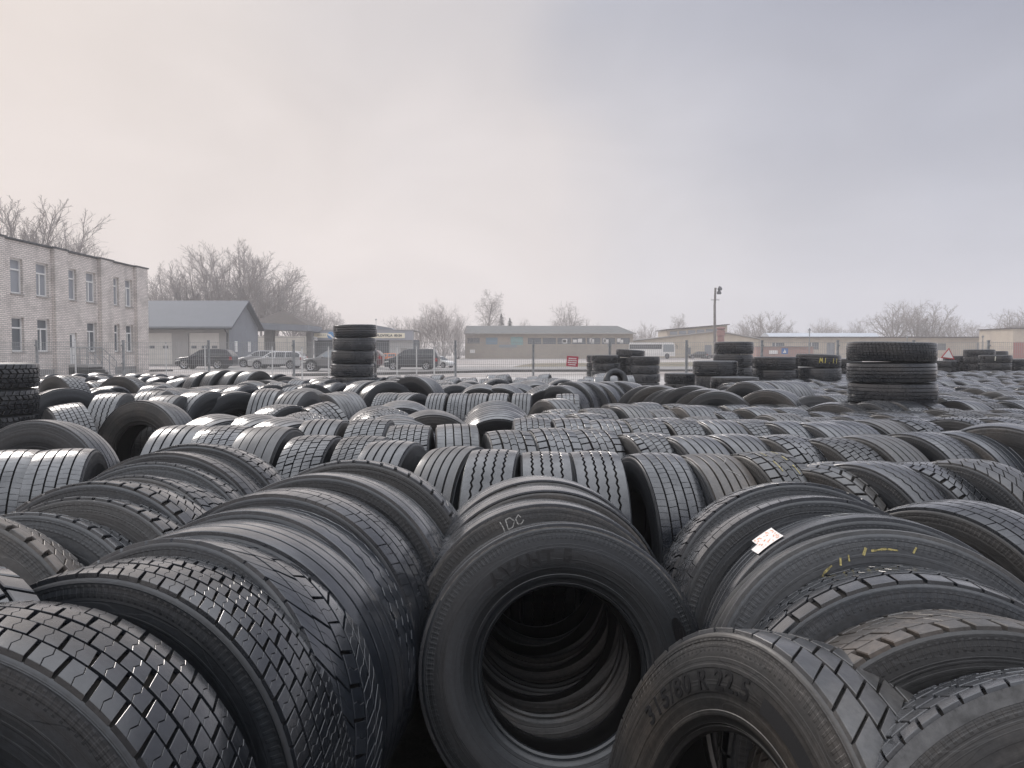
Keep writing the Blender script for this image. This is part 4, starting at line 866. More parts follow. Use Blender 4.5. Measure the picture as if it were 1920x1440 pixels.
# ---- canopy on a concrete post
cn = thing('canopy_shelter', 'concrete-post shelter with hipped shingle roof and dark beam', 'shelter', (-24.7, 85, .4))
x0, x1, y0, y1 = -3.1, 3.0, -3, 3
b = MB(); b.add([(x0, y0, 4.25), (x1, y0, 3.95), (x1, y1, 3.95), (x0, y1, 4.25), (-.35, 0, 5.7)], [(0, 1, 4), (1, 2, 4), (2, 3, 4), (3, 0, 4)]); b.build('roof', ROOFD, cn)
b = MB(); b.add([(x0, y0, 3.55), (x1, y0, 3.35), (x1, y1, 3.35), (x0, y1, 3.55), (x0, y0, 4.24), (x1, y0, 3.94), (x1, y1, 3.94), (x0, y1, 4.24)], [(0, 1, 5, 4), (1, 2, 6, 5), (2, 3, 7, 6), (3, 0, 4, 7), (3, 2, 1, 0)]); b.build('beam', GREYW, cn)
b = MB(); b.box(-2.5, -1.55, -.4, .4, -.1, 3.6); b.build('post', CONC, cn)
b = MB(); b.box(2.1, 2.7, -.3, .3, -.1, 3.5); b.build('post', CONC, cn)
tr = thing('box_trailer', 'long cream box trailer standing behind the concrete canopy post', 'trailer', (-28.5, 95, .45))
b = MB(); b.box(-3.6, 3.4, -1.2, 1.2, .75, 2.95); b.build('cargo_box', mat('cream_panel', (.64, .60, .53), .6, noise=(.56, .52, .46), nscale=1), tr)
b = MB()
for z in (.85, 2.8): b.box(-3.5, 3.3, -1.23, -1.203, z, z + .05)
for x in (-3.5, -1.2, 1.1, 3.25): b.box(x, x + .05, -1.229, -1.203, .9, 2.8)
b.build('frame_rail', LIGHTW, tr)
b = MB(); b.box(-3.4, 3.3, -.9, .9, .5, .745); b.build('chassis', DARKM, tr)
for x in (-2.6, -1.5, 2.2):
    b = MB(); b.lathe([(.1, -1.1), (.42, -1.1), (.45, -1.05), (.45, -.85), (.42, -.8), (.1, -.8)], 'y', 18); o = b.build('wheel', RUB['tread'], tr); o.location = (x, 0, .44)

# ---- car wash
cw = thing('car_wash', 'low car wash with grey fascia sign and dark open bays', 'building', (-17, 88, .35))
b = MB(); b.box(-5.6, 5.6, .2, 7, -.1, 2.6); b.box(-5.5, 5.5, .15, .2, -.1, 0); b.build('wall', mat('bay_painted_shade', (.085, .10, .115), .6, noise=(.06, .07, .08), nscale=1), cw)  # dark wall colour stands in for the shade inside the open bays
b = MB(); b.box(3.0, 5.65, -.05, .195, -.1, 2.6); b.build('side_wall', mat('pale_cladding', (.50, .50, .49), .6), cw)
b = MB(); b.box(4.3, 5.0, -.09, -.052, 0, 1.6); b.build('door', LIGHTW, cw)
for x in (-2.6, .2): b = MB(); b.box(x, x + .14, -.02, .19, -.1, 2.6); b.build('bay_divider', GREYW, cw)
b = MB(); b.box(-6.3, 5.75, -.6, .15, 2.5, 3.6); fa = b.build('fascia', mat('grey_fascia', (.32, .33, .365), .5), cw)
b = MB(); b.box(-6.35, 5.8, -.65, 7.1, 3.602, 3.68); b.build('roof', LIGHTW, cw)
b = MB(); b.prism([(.6, 3.69), (3.4, 3.69), (2.9, 3.95), (1.2, 4.25), (.6, 4.1)], 'y', 1.5, 4); b.build('roof_vent', GREYW, cw)
CREAMS = mat('cream_sign_panel', (.80, .74, .58), .5)
def flat_text(txt, size, loc, parent, m, ext=.01, align='CENTER', bold=.0, sx=1):
    cu = bpy.data.curves.new('lettering', 'FONT'); cu.body = txt; cu.size = size; cu.align_x = align; cu.align_y = 'CENTER'; cu.extrude = ext; cu.offset = bold
    tmp = bpy.data.objects.new('lettering_source', cu); me = bpy.data.meshes.new_from_object(tmp); bpy.data.objects.remove(tmp)
    for v in me.vertices: x, y, z = v.co; v.co = (x * sx, -z, y)
    o = obj('lettering', me, m, parent); o.location = loc; return o
INK = mat('sign_ink', (.03, .04, .06), .5)
b = MB(); b.box(1.05, 4.85, -.64, -.602, 2.72, 3.30); sp = b.build('sign_panel', CREAMS, cw); flat_text('S PLOVYKLA  00-24', .36, (2.95, -.655, 3.01), sp, INK, bold=.012, sx=1.02)
b = MB(); b.box(-5.45, -3.85, -.64, -.602, 2.75, 3.28); sp = b.build('sign_panel', CREAMS, cw); i_ = MB(); i_.box(-5.1, -4.5, -.65, -.641, 3.04, 3.09); i_.box(-4.42, -4.34, -.65, -.641, 3.02, 3.11); i_.box(-4.22, -4.14, -.65, -.641, 3.02, 3.11); i_.build('lettering', INK, sp)
b = MB(); b.lathe([(0, -.68), (.38, -.67), (.40, -.62), (.40, -.602)], 'y', 28); em = b.build('emblem', mat('emblem_blue', (.12, .30, .55), .4), cw); em.location = (-3.55, 0, 3.05)
b = MB(); b.prism([(-.35, .05), (-.1, -.1), (.3, -.42), (.36, -.28), (0, .1), (-.3, .2)], 'y', -.70, -.685); b.build('swoosh', WHITEP, em)
lp = thing('lamp_post', 'thin post with a cluster of white floodlights before the car wash', 'lamp', (-21.9, 85.5, .35))
b = MB(); b.tube((0, 0, 0), (0, 0, 2.6), .06, n=8); b.build('pole', GALV, lp)
for i, (x, z) in enumerate([(-.25, 2.75), (-.02, 2.8), (.2, 2.72), (.02, 2.55), (.22, 2.5)]):
    b = MB(); b.box(x - .09, x + .09, -.12, .02, z - .08, z + .08); b.box(x - .02, x + .02, .02, .06, min(z, 2.6) - .1, z); b.build('floodlight', WHITEP, lp)

# ---- tan brick warehouse
wh = thing('brick_warehouse', 'long derelict tan brick warehouse with grey roof and strip windows', 'building', (5.5, 112, .6))
def wpl(u, z, d): return (u, d, z - .6)
wo = [(-12.0, -10.2, 2.75, 3.55), (-9.3, -7.6, 2.6, 3.6), (-5.7, -3.9, 2.5, 3.7)] + [(-3.2 + k * 2.15, -3.2 + k * 2.15 + 1.95, 2.65, 3.55) for k in range(7)]
wm = wall_mesh(-12.3, 12.1, .5, 4.25, wo, wpl, .25)
wm.add([wpl(12.1, .5, 0), wpl(12.1, .5, 12), wpl(12.1, 4.25, 12), wpl(12.1, 4.25, 0)], [(0, 1, 2, 3)]); wm.add([wpl(-12.3, .5, 0), wpl(-12.3, .5, 12), wpl(-12.3, 4.25, 12), wpl(-12.3, 5.5, 6), wpl(-12.3, 4.25, 0)], [(0, 1, 2, 3, 4)])
wm.build('wall', TANBRICK, wh)
b = MB(); b.add([wpl(-12.5, 4.2, -.4), wpl(12.5, 4.2, -.4), wpl(10.6, 5.5, 6), wpl(-12.5, 5.5, 6), wpl(12.5, 4.2, 12.4), wpl(-12.5, 4.2, 12.4)], [(0, 1, 2, 3), (3, 2, 4, 5), (1, 4, 2)]); b.build('roof', ROOFA, wh)
b = MB(); b.box(-12.55, 12.5, -.45, -.41, 3.5, 3.66); b.build('eaves_board', LIGHTW, wh)
tq = mat('turquoise_board', (.24, .42, .41), .7, noise=(.26, .36, .35), nscale=2); bl = mat('faded_blue_board', (.20, .29, .36), .7)
for k, o_ in enumerate(wo):
    b = MB(); b.add([wpl(o_[0], o_[2], .12), wpl(o_[1], o_[2], .12), wpl(o_[1], o_[3], .12), wpl(o_[0], o_[3], .12)], [(0, 1, 2, 3)]); b.build('window', [PANE, bl, tq][k] if k < 3 else PANE, wh)
    if k > 4:
        b = MB(); rn = random.Random(k)
        for q in range(2): x = o_[0] + rn.uniform(.1, 1.0); b.box(x, x + rn.uniform(.3, .7), .07, .11, o_[2] - .6 + rn.uniform(.1, .3), o_[3] - .6 - rn.uniform(.05, .3))
        b.build('curtain', WHITEP, wh)
b = MB(); b.box(-7.4, -4.8, -.03, -.003, 1.55, 1.95); b.build('painted_band', mat('blue_grey_paint', (.26, .30, .33), .8), wh)
b = MB(); b.box(-11.6, -10.9, -.05, -.003, .75, 1.25); b.build('notice_board', WHITEP, wh)

# ---- cream works building with clerestory
cb = thing('works_building', 'cream works building with low gable and raised clerestory, behind the coach', 'building', (28, 122, .6))
b = MB(); b.prism([(-9.2, 0), (11, 0), (11, 2.9), (4.5, 4.1), (-9.2, 2.55)], 'y', 0, 14); b.build('wall', CREAM, cb)
b = MB(); b.prism([(-9.6, 2.56), (4.5, 4.13), (11.3, 2.92), (11.3, 3.06), (4.5, 4.3), (-9.6, 2.7)], 'y', -.3, 14.2); b.build('roof', LIGHTW, cb)
b = MB(); b.prism([(-3.0, 3.35), (6.6, 3.6), (6.6, 5.2), (-3.0, 4.4)], 'y', 2, 10); b.build('clerestory', CREAM2, cb)
b = MB(); b.prism([(-3.3, 4.42), (6.9, 5.26), (6.9, 5.4), (-3.3, 4.56)], 'y', 1.6, 10.4); b.build('clerestory_roof', ROOFD, cb)
for k in range(6): x = -2.6 + k * 1.45; z = 3.55 + (x + 3) * .065; b = MB(); b.box(x, x + 1.15, 1.95, 1.997, z + .1, z + .62); b.build('window', PANEC, cb)
for k in range(4): b = MB(); b.box(-5 + k * .75, -4.6 + k * .75, -.03, -.003, 1.4, 2.1); b.build('window', PANE, cb)
b = MB(); b.box(2.5, 3.6, -.04, -.003, .1, 2.0); b.build('door', GREYW, cb)
b = MB(); b.box(-.6, .3, -.04, -.003, .5, 1.6); b.build('window', PANE, cb)
b = MB(); b.box(-7.5, -6.8, -.04, -.003, .9, 1.7); b.build('window', PANE, cb)
ch = thing('chimney_stack', 'round red brick chimney rising beside the street lamp', 'chimney', (31.7, 117, .6))
b = MB(); b.lathe([(0, 4.3), (.45, 4.3), (.62, 4.1), (.62, 3.4), (.52, 3.3), (.55, 0)], 'z', 18); b.build('shaft', mat('red_brick_paint', (.30, .15, .13), .9, noise=(.22, .12, .11), nscale=3), ch)
b = MB(); b.lathe([(.5, 4.29), (.66, 4.35), (.66, 4.55), (.3, 4.7), (0, 4.7)], 'z', 18); b.build('cap', mat('dark_red_brick', (.20, .10, .09), .9), ch)

# ---- long ochre building and barrel hangar at the right
lb = thing('long_building', 'long single-storey ochre building with flat roof at the right', 'building', (60, 126, .6))
def lpl(u, z, d): return (u, d, z)
lo = [(-17.5, -15.5, 1.5, 2.4), (-11.6, -9.8, 1.3, 2.5), (-8.5, -7.2, .2, 2.4), (2, 4, 1.2, 2.3), (9, 11, 1.2, 2.3), (16, 17.5, .1, 2.4)]
wm = wall_mesh(-23, 24, -.1, 3.2, lo, lpl, .2); wm.build('wall', CREAM2, lb)
b = MB(); b.box(-23.2, 24.2, -.5, 10, 3.21, 3.4); b.build('roof', ROOFD, lb)
for k, o_ in enumerate(lo):
    b = MB(); b.add([lpl(o_[0], o_[2], .1), lpl(o_[1], o_[2], .1), lpl(o_[1], o_[3], .1), lpl(o_[0], o_[3], .1)], [(0, 1, 2, 3)]); f = b.build('window' if o_[2] > .5 else 'door', PANE if o_[2] > .5 else GREYW, lb)
    if o_[2] > .5: b = MB(); b.box(o_[0] + .55, o_[0] + .63, .05, .095, o_[2], o_[3]); b.box(o_[0] - .05, o_[0] + .05, .03, .09, o_[2], o_[3]); b.build('frame', WHITEP, f)
hg = thing('barrel_hangar', 'pale metal barrel-roofed hangar behind the ochre building', 'building', (56.5, 142, .6))
b = MB(); pr = [(3.4 * math.cos(a), 2.2 + 2.2 * math.sin(a)) for a in [PI * i / 14 for i in range(15)]]; b.prism([(3.4, -.2)] + pr + [(-3.4, -.2)], 'x', -10, 10); b.build('shell', mat('pale_corrugated_metal', (.42, .45, .49), .4, noise=(.36, .39, .43), nscale=2), hg, 30)
ob = thing('ochre_house', 'taller ochre building with a red gate cut by the right picture edge', 'building', (78, 110, .6))
b = MB(); b.box(-6.5, 6, 0, 8, -.1, 4.2); b.build('wall', CREAM2, ob); b = MB(); b.box(-6.7, 6.2, -.2, 8.2, 4.21, 4.36); b.build('roof', ROOFD, ob)
b = MB(); b.box(-6.45, -4.2, -.06, -.003, 0, 2.3); b.build('gate', mat('faded_red_gate', (.33, .12, .10), .7), ob)
ct = thing('metal_container', 'faded pink metal container with white markings behind the tyre stacks', 'container', (32.6, 92, .5))
b = MB(); b.box(-3.4, 3.4, 0, 2.3, 0, 1.62)
for k in range(27): x = -3.3 + k * .25; b.box(x, x + .1, -.04, -.001, .08, 1.55)
b.build('shell', mat('faded_pink_steel', (.42, .27, .24), .7, noise=(.36, .24, .21), nscale=2), ct)
b = MB(); b.box(-3.5, 3.5, -.1, 2.4, 1.621, 1.70); b.build('lid', mat('container_top', (.30, .27, .26), .6), ct)
b = MB(); b.box(-1.9, -.9, -.07, -.045, .75, 1.2); b.build('sign_panel', WHITEP, ct)
bs = thing('blue_sign', 'small square blue road sign with a white triangle by the pink container', 'sign', (31.5, 89, .5))
b = MB(); b.tube((0, .05, 0), (0, .05, 1.4), .03, n=6); b.build('pole', GALV, bs); b = MB(); b.box(-.36, .36, -.02, .015, .75, 1.45); bp_ = b.build('panel', mat('sign_blue', (.03, .14, .42), .4), bs)
b = MB(); b.prism([(-.2, .9), (.2, .9), (0, 1.32)], 'y', -.04, -.021); b.build('triangle', WHITEP, bp_)

# ---- fence
fn = thing('mesh_fence', 'galvanised welded mesh fence on steel posts closing the yard', 'fence', (0, 30, GZ))
POSTX = [((px - 960) / 1443 * 30) for px in (-90, 70, 232, 392, 551, 703, 854, 1000, 1143, 1287, 1428, 1570, 1712, 1852, 1995)]
for x in POSTX:
    b = MB(); b.box(x - .04, x + .04, -.04, .04, 0, 2.02); b.box(x - .046, x + .046, -.046, .046, 2.0, 2.04)
    for z in (.4, 1.1, 1.8): b.box(x - .05, x + .05, -.085, -.05, z, z + .06)
    b.build('post', GALV, fn)
WIRE = mat('fence_wire', (.36, .37, .37), .5, metal=.2)
for x0, x1 in zip(POSTX, POSTX[1:]):
    b = MB(); n = round((x1 - x0 - .14) / .078)
    for k in range(n + 1): x = x0 + .07 + (x1 - x0 - .14) * k / n; b.box(x - .0042, x + .0042, -.068, -.060, .06, 1.98)
    for z in (.1, .3, .5, .7, .9, 1.1, 1.3, 1.5, 1.7, 1.78, 1.95): b.box(x0 + .06, x1 - .06, -.0755, -.0685, z - .005, z + .005)
    b.build('mesh_panel', WIRE, fn)
rs = thing('notice_sign', 'red sign with white lettering tied to the mesh fence', 'sign', ((1073 - 960) / 1443 * 29.9, 29.86, 1.5 - 17 / 1443 * 29.9))
b = MB(); b.box(-.225, .225, -.012, 0, -.21, .19); pn = b.build('panel', mat('sign_red', (.42, .05, .08), .5), rs); rs.rotation_euler = (0, R_(4), 0)
for k, (wd, tx) in enumerate([(.3, .10), (.36, .02), (.36, -.06), (.28, -.14)]):
    b = MB(); rn = random.Random(k); x = -wd / 2
    while x < wd / 2: l = rn.uniform(.025, .06); b.box(x, min(x + l, wd / 2), -.0135, -.0122, tx - .02, tx + .022); x += l + .012
    b.build('lettering', WHITEP, pn)
for px, yt, D, lab in [(141, 637, 36, 'in front of the brick building door'), (311, 643, 37, 'left of the dark car'), (384, 648, 37, 'in front of the dark car'), (510, 650, 37, 'in front of the silver estate car'), (566, 652, 37, 'at the nose of the grey car'), (616, 650, 37, 'just left of the tall stack'), (744, 650, 37, 'at the nose of the minivan'), (781, 648, 37, 'in front of the minivan sliding door'), (814, 652, 37, 'at the tail of the minivan')]:
    q = at(px, yt, D); p = thing('metal_post', f'thin pale metal post {lab}', 'post', (q.x, D, ground_z(q.x, D)), group='thin posts behind the fence'); h = q.z - p.location.z
    b = MB(); b.tube((0, 0, -.05), (0, 0, h), .03, n=8); b.build('pole', mat('pale_post_paint', (.55, .55, .54), .6), p); b = MB(); b.lathe([(0, h + .03), (.03, h + .02), (.036, h - .02), (.03, h - .03)], 'z', 8); b.build('cap', GALV, p)
ws = thing('warning_sign', 'red-bordered white triangular road sign propped by the far right stacks', 'sign', at(1777, 671, 27.2))
b = MB(); tri = [(-.25, -.03), (.25, -.03), (0, .36)]; b.prism(tri, 'y', 0, .012); b.build('border', mat('sign_border_red', (.42, .05, .05), .4), ws); b = MB(); b.prism([(-.185, .008), (.185, .008), (0, .295)], 'y', -.006, -.0005); b.build('face', WHITEP, ws)
ws.rotation_euler = (0, R_(6), 0)

# ---- street lamp pole and thin poles
sl = thing('street_lamp', 'tall grey pole with two floodlights on top, right of the centre', 'lamp', (26.3, 100, .5))
b = MB(); b.tube((.05, 0, -.1), (-.05, 0, 7.0), .20, .15, n=12); b.tube((-.05, 0, 7.0), (0.02, 0, 9.3), .15, .13, n=12); b.build('pole', mat('weathered_pole', (.13, .12, .115), .8, noise=(.19, .175, .165), nscale=3), sl)
b = MB(); b.box(-.55, .55, -.05, .05, 7.7, 7.78); b.build('crossarm', GALV, sl)
for x in (-.5, .5): b = MB(); b.lathe([(0, .2), (.05, .18), (.06, .1), (.04, .06), (.05, 0)], 'z', 8); o = b.build('insulator', WHITEP, sl); o.location = (x, 0, 7.78)
for x, z in ((.45, 9.1), (.35, 8.6)):
    b = MB(); b.lathe([(0, -.35), (.30, -.32), (.32, -.28), (.2, -.05), (.1, .1), (0, .12)], 'y', 14); o = b.build('floodlight', DARKM, sl); o.location = (x, 0, z); o.rotation_euler = (R_(-25), 0, R_(35))
    a = MB(); a.tube((0, 0, 0), (-.42, .05, .1), .03, n=6); a.build('bracket', GALV, o)
for px, yt, D, nm, lab in [(1518, 615, 70, 'utility_pole', 'thin grey pole above the narrow stack near the wide right stack'), (1843, 628, 75, 'utility_pole', 'thin pole above the far right tyre stacks'), (1143, 640, 40, 'utility_pole', 'short reddish pole above the short stacks right of centre'), (1701, 630, 80, 'utility_pole', 'thin pole just right of the wide right stack'), (775, 622, 86, 'downpipe_pole', 'thin pole at the right end of the car wash'), (672, 597, 100, 'radio_mast', 'thin mast rising behind the tall tyre stack')]:
    if nm == 'radio_mast': px = 705
    q = at(px, yt, D); z0 = ground_z(q.x, D); p = thing(nm, lab, 'pole', (q.x, D, z0))
    r_ = .05 if D < 90 else .03; b = MB(); b.tube((0, 0, -.1), (0, 0, q.z - z0), r_, r_ * .8, n=8); b.build('shaft', GALV, p); b = MB(); b.box(-.1, .1, -.03, .03, q.z - z0 - .25, q.z - z0 - .1); b.build('bracket', GALV, p)

# ---------------------------------------------------------------- vehicles
def car_paint(name, col, rough=.3):
    m, t, b = new_mat(name); b.inputs['Base Color'].default_value = (*col, 1); b.inputs['Roughness'].default_value = rough; b.inputs['Coat Weight'].default_value = .6; b.inputs['Coat Roughness'].default_value = .08; return m
GLASS = mat('car_glass', (.035, .042, .048), .08, spec=.8)
GLASSL = mat('car_glass_painted_reflection', (.22, .25, .27), .1, spec=.8)  # paler base colour stands in for reflections on the glass
PLAST = mat('black_plastic', (.02, .021, .022), .55)
RIM = mat('alloy_rim', (.55, .55, .56), .3, metal=.7)
TAIL = mat('tail_lamp_red', (.35, .02, .02), .25); HEADL = mat('headlamp_glass', (.62, .62, .60), .15)
def car(label, px0, px1, D, top, belt, roofpts, paint, cat='car', flip=False, width=1.8, wheel_r=.33, wheels=(.82, 3.45), yaw=0, L=None, rims=RIM, glass=GLASS, group=None, win=None, clad=True):
    """side-on car; local x from the nose (0) to the tail (L); roofpts = upper outline [(x, z)...] from nose to tail"""
    q0, q1 = at(px0, 680, D), at(px1, 680, D); Lw = q1.x - q0.x; L = L or 4.6; s = Lw / L if abs(Lw) > 0 else 1
    cx = (q0.x + q1.x) / 2; t = thing('parked_car', label, cat, (cx, D, ground_z(cx, D)), R_(180 if flip else 0) + R_(yaw), group)
    h = width / 2
    zb = .24
    # lower body: outline up to the belt line, rounded in plan at both ends
    low = [(x, min(z, belt)) for x, z in roofpts]
    outline = [(.10, zb), (.0, .42), (.02, .62)] + low + [(L - .02, .60), (L, .42), (L - .10, zb)]
    def rnd(x, z):
        e = min(x, L - x); k = 1 - .22 * max(0, 1 - e / .55) ** 2; return h * k
    secs = []; b = MB(); n = len(outline)
    for yk in (-1, -.93, -.55, .55, .93, 1):
        shr = .05 if abs(yk) == 1 else 0
        secs.append([((x - L / 2) * (1 - shr * .6 * (1 if abs(yk) == 1 else 0)), yk * rnd(x, z), (z - .5) * (1 - shr) + .5) for x, z in outline])
    vs = [p for s_ in secs for p in s_]; fs = []
    for i in range(5):
        for j in range(n): k = (j + 1) % n; fs.append((i * n + j, i * n + k, (i + 1) * n + k, (i + 1) * n + j))
    fs += [tuple(range(n)), tuple(range(5 * n, 6 * n))[::-1]]
    b.add(vs, fs); body = b.build('body', paint, t, 40)
    # cabin
    up = [(x, z) for x, z in roofpts if z > belt - .001]
    ca = MB(); th = h - .14; m = len(up); f_ = lambda z: h * .955 - (z - belt) / max(.01, top - belt) * .20
    vs = [(x - L / 2, s2 * f_(z), z - .003) for s2 in (-1, 1) for x, z in up]
    fs = [tuple(range(m))[::-1], tuple(range(m, 2 * m))] + [(j, j + 1, m + j + 1, m + j) for j in range(m - 1)]
    ca.add(vs, fs); ca.build('roof', paint, t, 30)
    # side windows
    x_a = up[0][0]; x_b = up[-1][0]
    def zr(x):
        for (xa, za), (xb, zb_) in zip(up, up[1:]):
            if xa <= x <= xb: return za + (zb_ - za) * (x - xa) / max(1e-6, xb - xa)
        return belt
    wins = win or [(x_a + .35, x_a + 1.15), (x_a + 1.22, x_a + 2.05), (x_a + 2.12, x_b - .25)]
    for s2 in (-1, 1):
        for a, c in wins:
            if c - a < .15: continue
            k = 6; bot = [(a + (c - a) * i / k, belt + .03) for i in range(k + 1)]; tp = [(a + (c - a) * i / k, max(belt + .05, min(zr(a + (c - a) * i / k) - .09, top - .09))) for i in range(k + 1)][::-1]
            w_ = MB(); pts = bot + tp; w_.add([(x - L / 2, s2 * (f_(z) + .006), z) for x, z in pts], [tuple(range(len(pts)))]); w_.build('window', glass, t)
    # windscreen and rear window
    for (xa, za), (xb, zb_), nm in ((up[0], up[1], 'windscreen'), (up[-2], up[-1], 'rear_window')):
        d = Vector((xb - xa, zb_ - za)).normalized(); nx, nz = (-d.y, d.x); w_ = MB()
        A = (xa + d.x * .06, za + d.y * .06); B = (xb - d.x * .08, zb_ - d.y * .08)
        w_.add([(p[0] + nx * .008 - L / 2, s2 * (f_(p[1]) - .07), p[1] + nz * .008) for p, s2 in ((A, -1), (B, -1), (B, 1), (A, 1))], [(0, 1, 2, 3)]); w_.build(nm, glass, t)
    for s2 in (-1, 1):
        hl = MB(); hl.prism([(.05, .60), (.45, .66), (.42, .78), (.12, .72)], 'y', 0, .05); o = hl.build('headlight', HEADL, t); o.location = (-L / 2, s2 * h * .86 - .025, 0)
        tl = MB(); tl.prism([(L - .30, .70), (L - .03, .72), (L - .10, .98), (L - .26, 1.0)], 'y', 0, .05); o = tl.build('tail_light', TAIL, t); o.location = (-L / 2, s2 * h * .88 - .025, 0)
        mr = MB(); mr.lathe([(0, -.11), (.07, -.08), (.085, 0), (.06, .09), (0, .11)], 'x', 10); o = mr.build('mirror', paint, t); o.location = (x_a + .5 - L / 2, s2 * (h + .06), belt + .06)
        if clad: sk = MB(); sk.box(wheels[0] + .42 - L / 2, wheels[1] - .42 - L / 2, s2 * (h - .05), s2 * (h + .012), .22, .38); sk.build('sill_trim', PLAST, t)
        for wx in wheels:
            ar = MB(); ar.lathe([(0, 0), (wheel_r + .055, 0), (wheel_r + .055, .02), (0, .02)], 'y', 22); o = ar.build('wheel_arch', PLAST, t); o.location = (wx - L / 2, s2 * (h + .004) - (.02 if s2 > 0 else 0), wheel_r + .02)
            wl = thing('wheel', None, None); wl.parent = t; wl.location = (wx - L / 2, s2 * (h - .06), wheel_r)
            ty = MB(); ty.lathe([(wheel_r * .66, -.1), (wheel_r * .95, -.1), (wheel_r, -.06), (wheel_r, .06), (wheel_r * .95, .1), (wheel_r * .66, .1)], 'y', 24); ty.build('tyre', RUB['tread'], wl, 40)
            ri = MB()
            for k in range(5):
                a = 2 * PI * k / 5; ri.prism([(math.cos(a + d_) * r_, math.sin(a + d_) * r_) for r_, d_ in ((wheel_r * .12, -.6), (wheel_r * .66, -.17), (wheel_r * .66, .17), (wheel_r * .12, .6))], 'y', s2 * .075, s2 * .1)
            ri.lathe([(wheel_r * .58, s2 * .07), (wheel_r * .70, s2 * .105), (wheel_r * .70, s2 * .06)], 'y', 24); ri.build('rim', rims, wl)
            hb = MB(); hb.lathe([(0, s2 * .05), (wheel_r * .6, s2 * .05)], 'y', 16); hb.build('brake_disc', PLAST, wl)
    t.scale = (s,) * 3; return t
GC = 'cars parked beyond the fence'
SUVR = [(.05, .80), (.5, .92), (1.15, 1.0), (1.95, 1.52), (2.4, 1.62), (3.4, 1.62), (4.1, 1.53), (4.55, 1.06), (4.58, .9)]
EST = [(.05, .70), (.6, .80), (1.2, .90), (1.85, 1.36), (2.2, 1.42), (3.6, 1.42), (4.1, 1.37), (4.42, .93), (4.52, .85)]
HAT = [(.05, .74), (.5, .86), (.95, .95), (1.75, 1.44), (2.2, 1.52), (3.2, 1.50), (3.7, 1.38), (4.05, .98), (4.1, .9)]
VAN = [(.05, .86), (.5, 1.0), (.95, 1.1), (1.75, 1.66), (2.2, 1.76), (4.0, 1.76), (4.3, 1.68), (4.58, 1.1), (4.6, .95)]
car('dark blue SUV parked in front of the pale garage doors', 335, 441, 61, 1.62, 1.0, SUVR, car_paint('dark_blue_paint', (.018, .020, .03)), wheel_r=.38, yaw=3, group=GC, win=[(1.5, 2.3), (2.38, 3.2), (3.28, 4.0)])
car('silver hatchback half hidden behind the silver estate car', 447, 532, 66, 1.52, .95, HAT, car_paint('silver_paint', (.42, .42, .43)), L=4.1, yaw=2, group=GC, wheels=(.75, 3.3), glass=GLASS)
car('silver estate car in front of another silver car', 469, 574, 61.5, 1.42, .9, EST, car_paint('bright_silver_paint', (.60, .60, .60)), L=4.55, group=GC, wheel_r=.31, yaw=1, wheels=(.85, 3.5), win=[(1.45, 2.2), (2.27, 3.05), (3.12, 4.2)])
car('grey SUV with black lower cladding, its tail hidden by the tall tyre stack', 567, 684, 55, 1.62, 1.0, SUVR, car_paint('grey_paint', (.20, .20, .20)), wheel_r=.38, yaw=4, group=GC, win=[(1.5, 2.3), (2.38, 3.2), (3.28, 4.0)], glass=GLASSL)
car('dark red car mostly hidden behind the tall tyre stack', 624, 720, 63, 1.52, .95, HAT, car_paint('dark_red_paint', (.09, .018, .02)), L=4.1, group=GC, wheels=(.75, 3.3))
car('orange car peeking out before the nose of the minivan', 690, 762, 72, 1.30, .92, [(.05, .70), (.5, .80), (1.0, .92), (1.6, 1.24), (2.0, 1.30), (3.0, 1.29), (3.5, 1.2), (3.95, .94), (4.05, .88)], car_paint('orange_paint', (.60, .15, .03)), L=4.1, group=GC, wheels=(.75, 3.3))
car('dark grey minivan with silver roof rails beside the tall tyre stack', 722, 824, 58.5, 1.76, 1.1, VAN, car_paint('dark_grey_paint', (.055, .06, .068)), wheel_r=.34, yaw=-2, group=GC, wheels=(.85, 3.62), win=[(1.35, 2.15), (2.22, 3.25), (3.32, 4.25)])
car('white car with dark windows facing right behind the minivan', 792, 852, 64, 1.48, .92, HAT, car_paint('white_paint', (.70, .70, .69)), L=4.1, flip=True, yaw=-28, group=GC, wheels=(.75, 3.3))
car('black car parked left of the street lamp, before the works building', 1290, 1326, 113, 1.48, .92, HAT, car_paint('black_paint', (.02, .022, .024)), L=4.1, group=GC, wheels=(.75, 3.3))
car('dark saloon parked right at the foot of the street lamp', 1321, 1358, 111, 1.45, .92, EST, car_paint('charcoal_paint', (.05, .055, .06)), L=4.55, group=GC, wheels=(.85, 3.5))
car('pale car half hidden between the stacks right of the street lamp', 1398, 1432, 110, 1.48, .92, HAT, car_paint('beige_silver_paint', (.45, .43, .40)), L=4.1, group=GC, wheels=(.75, 3.3))
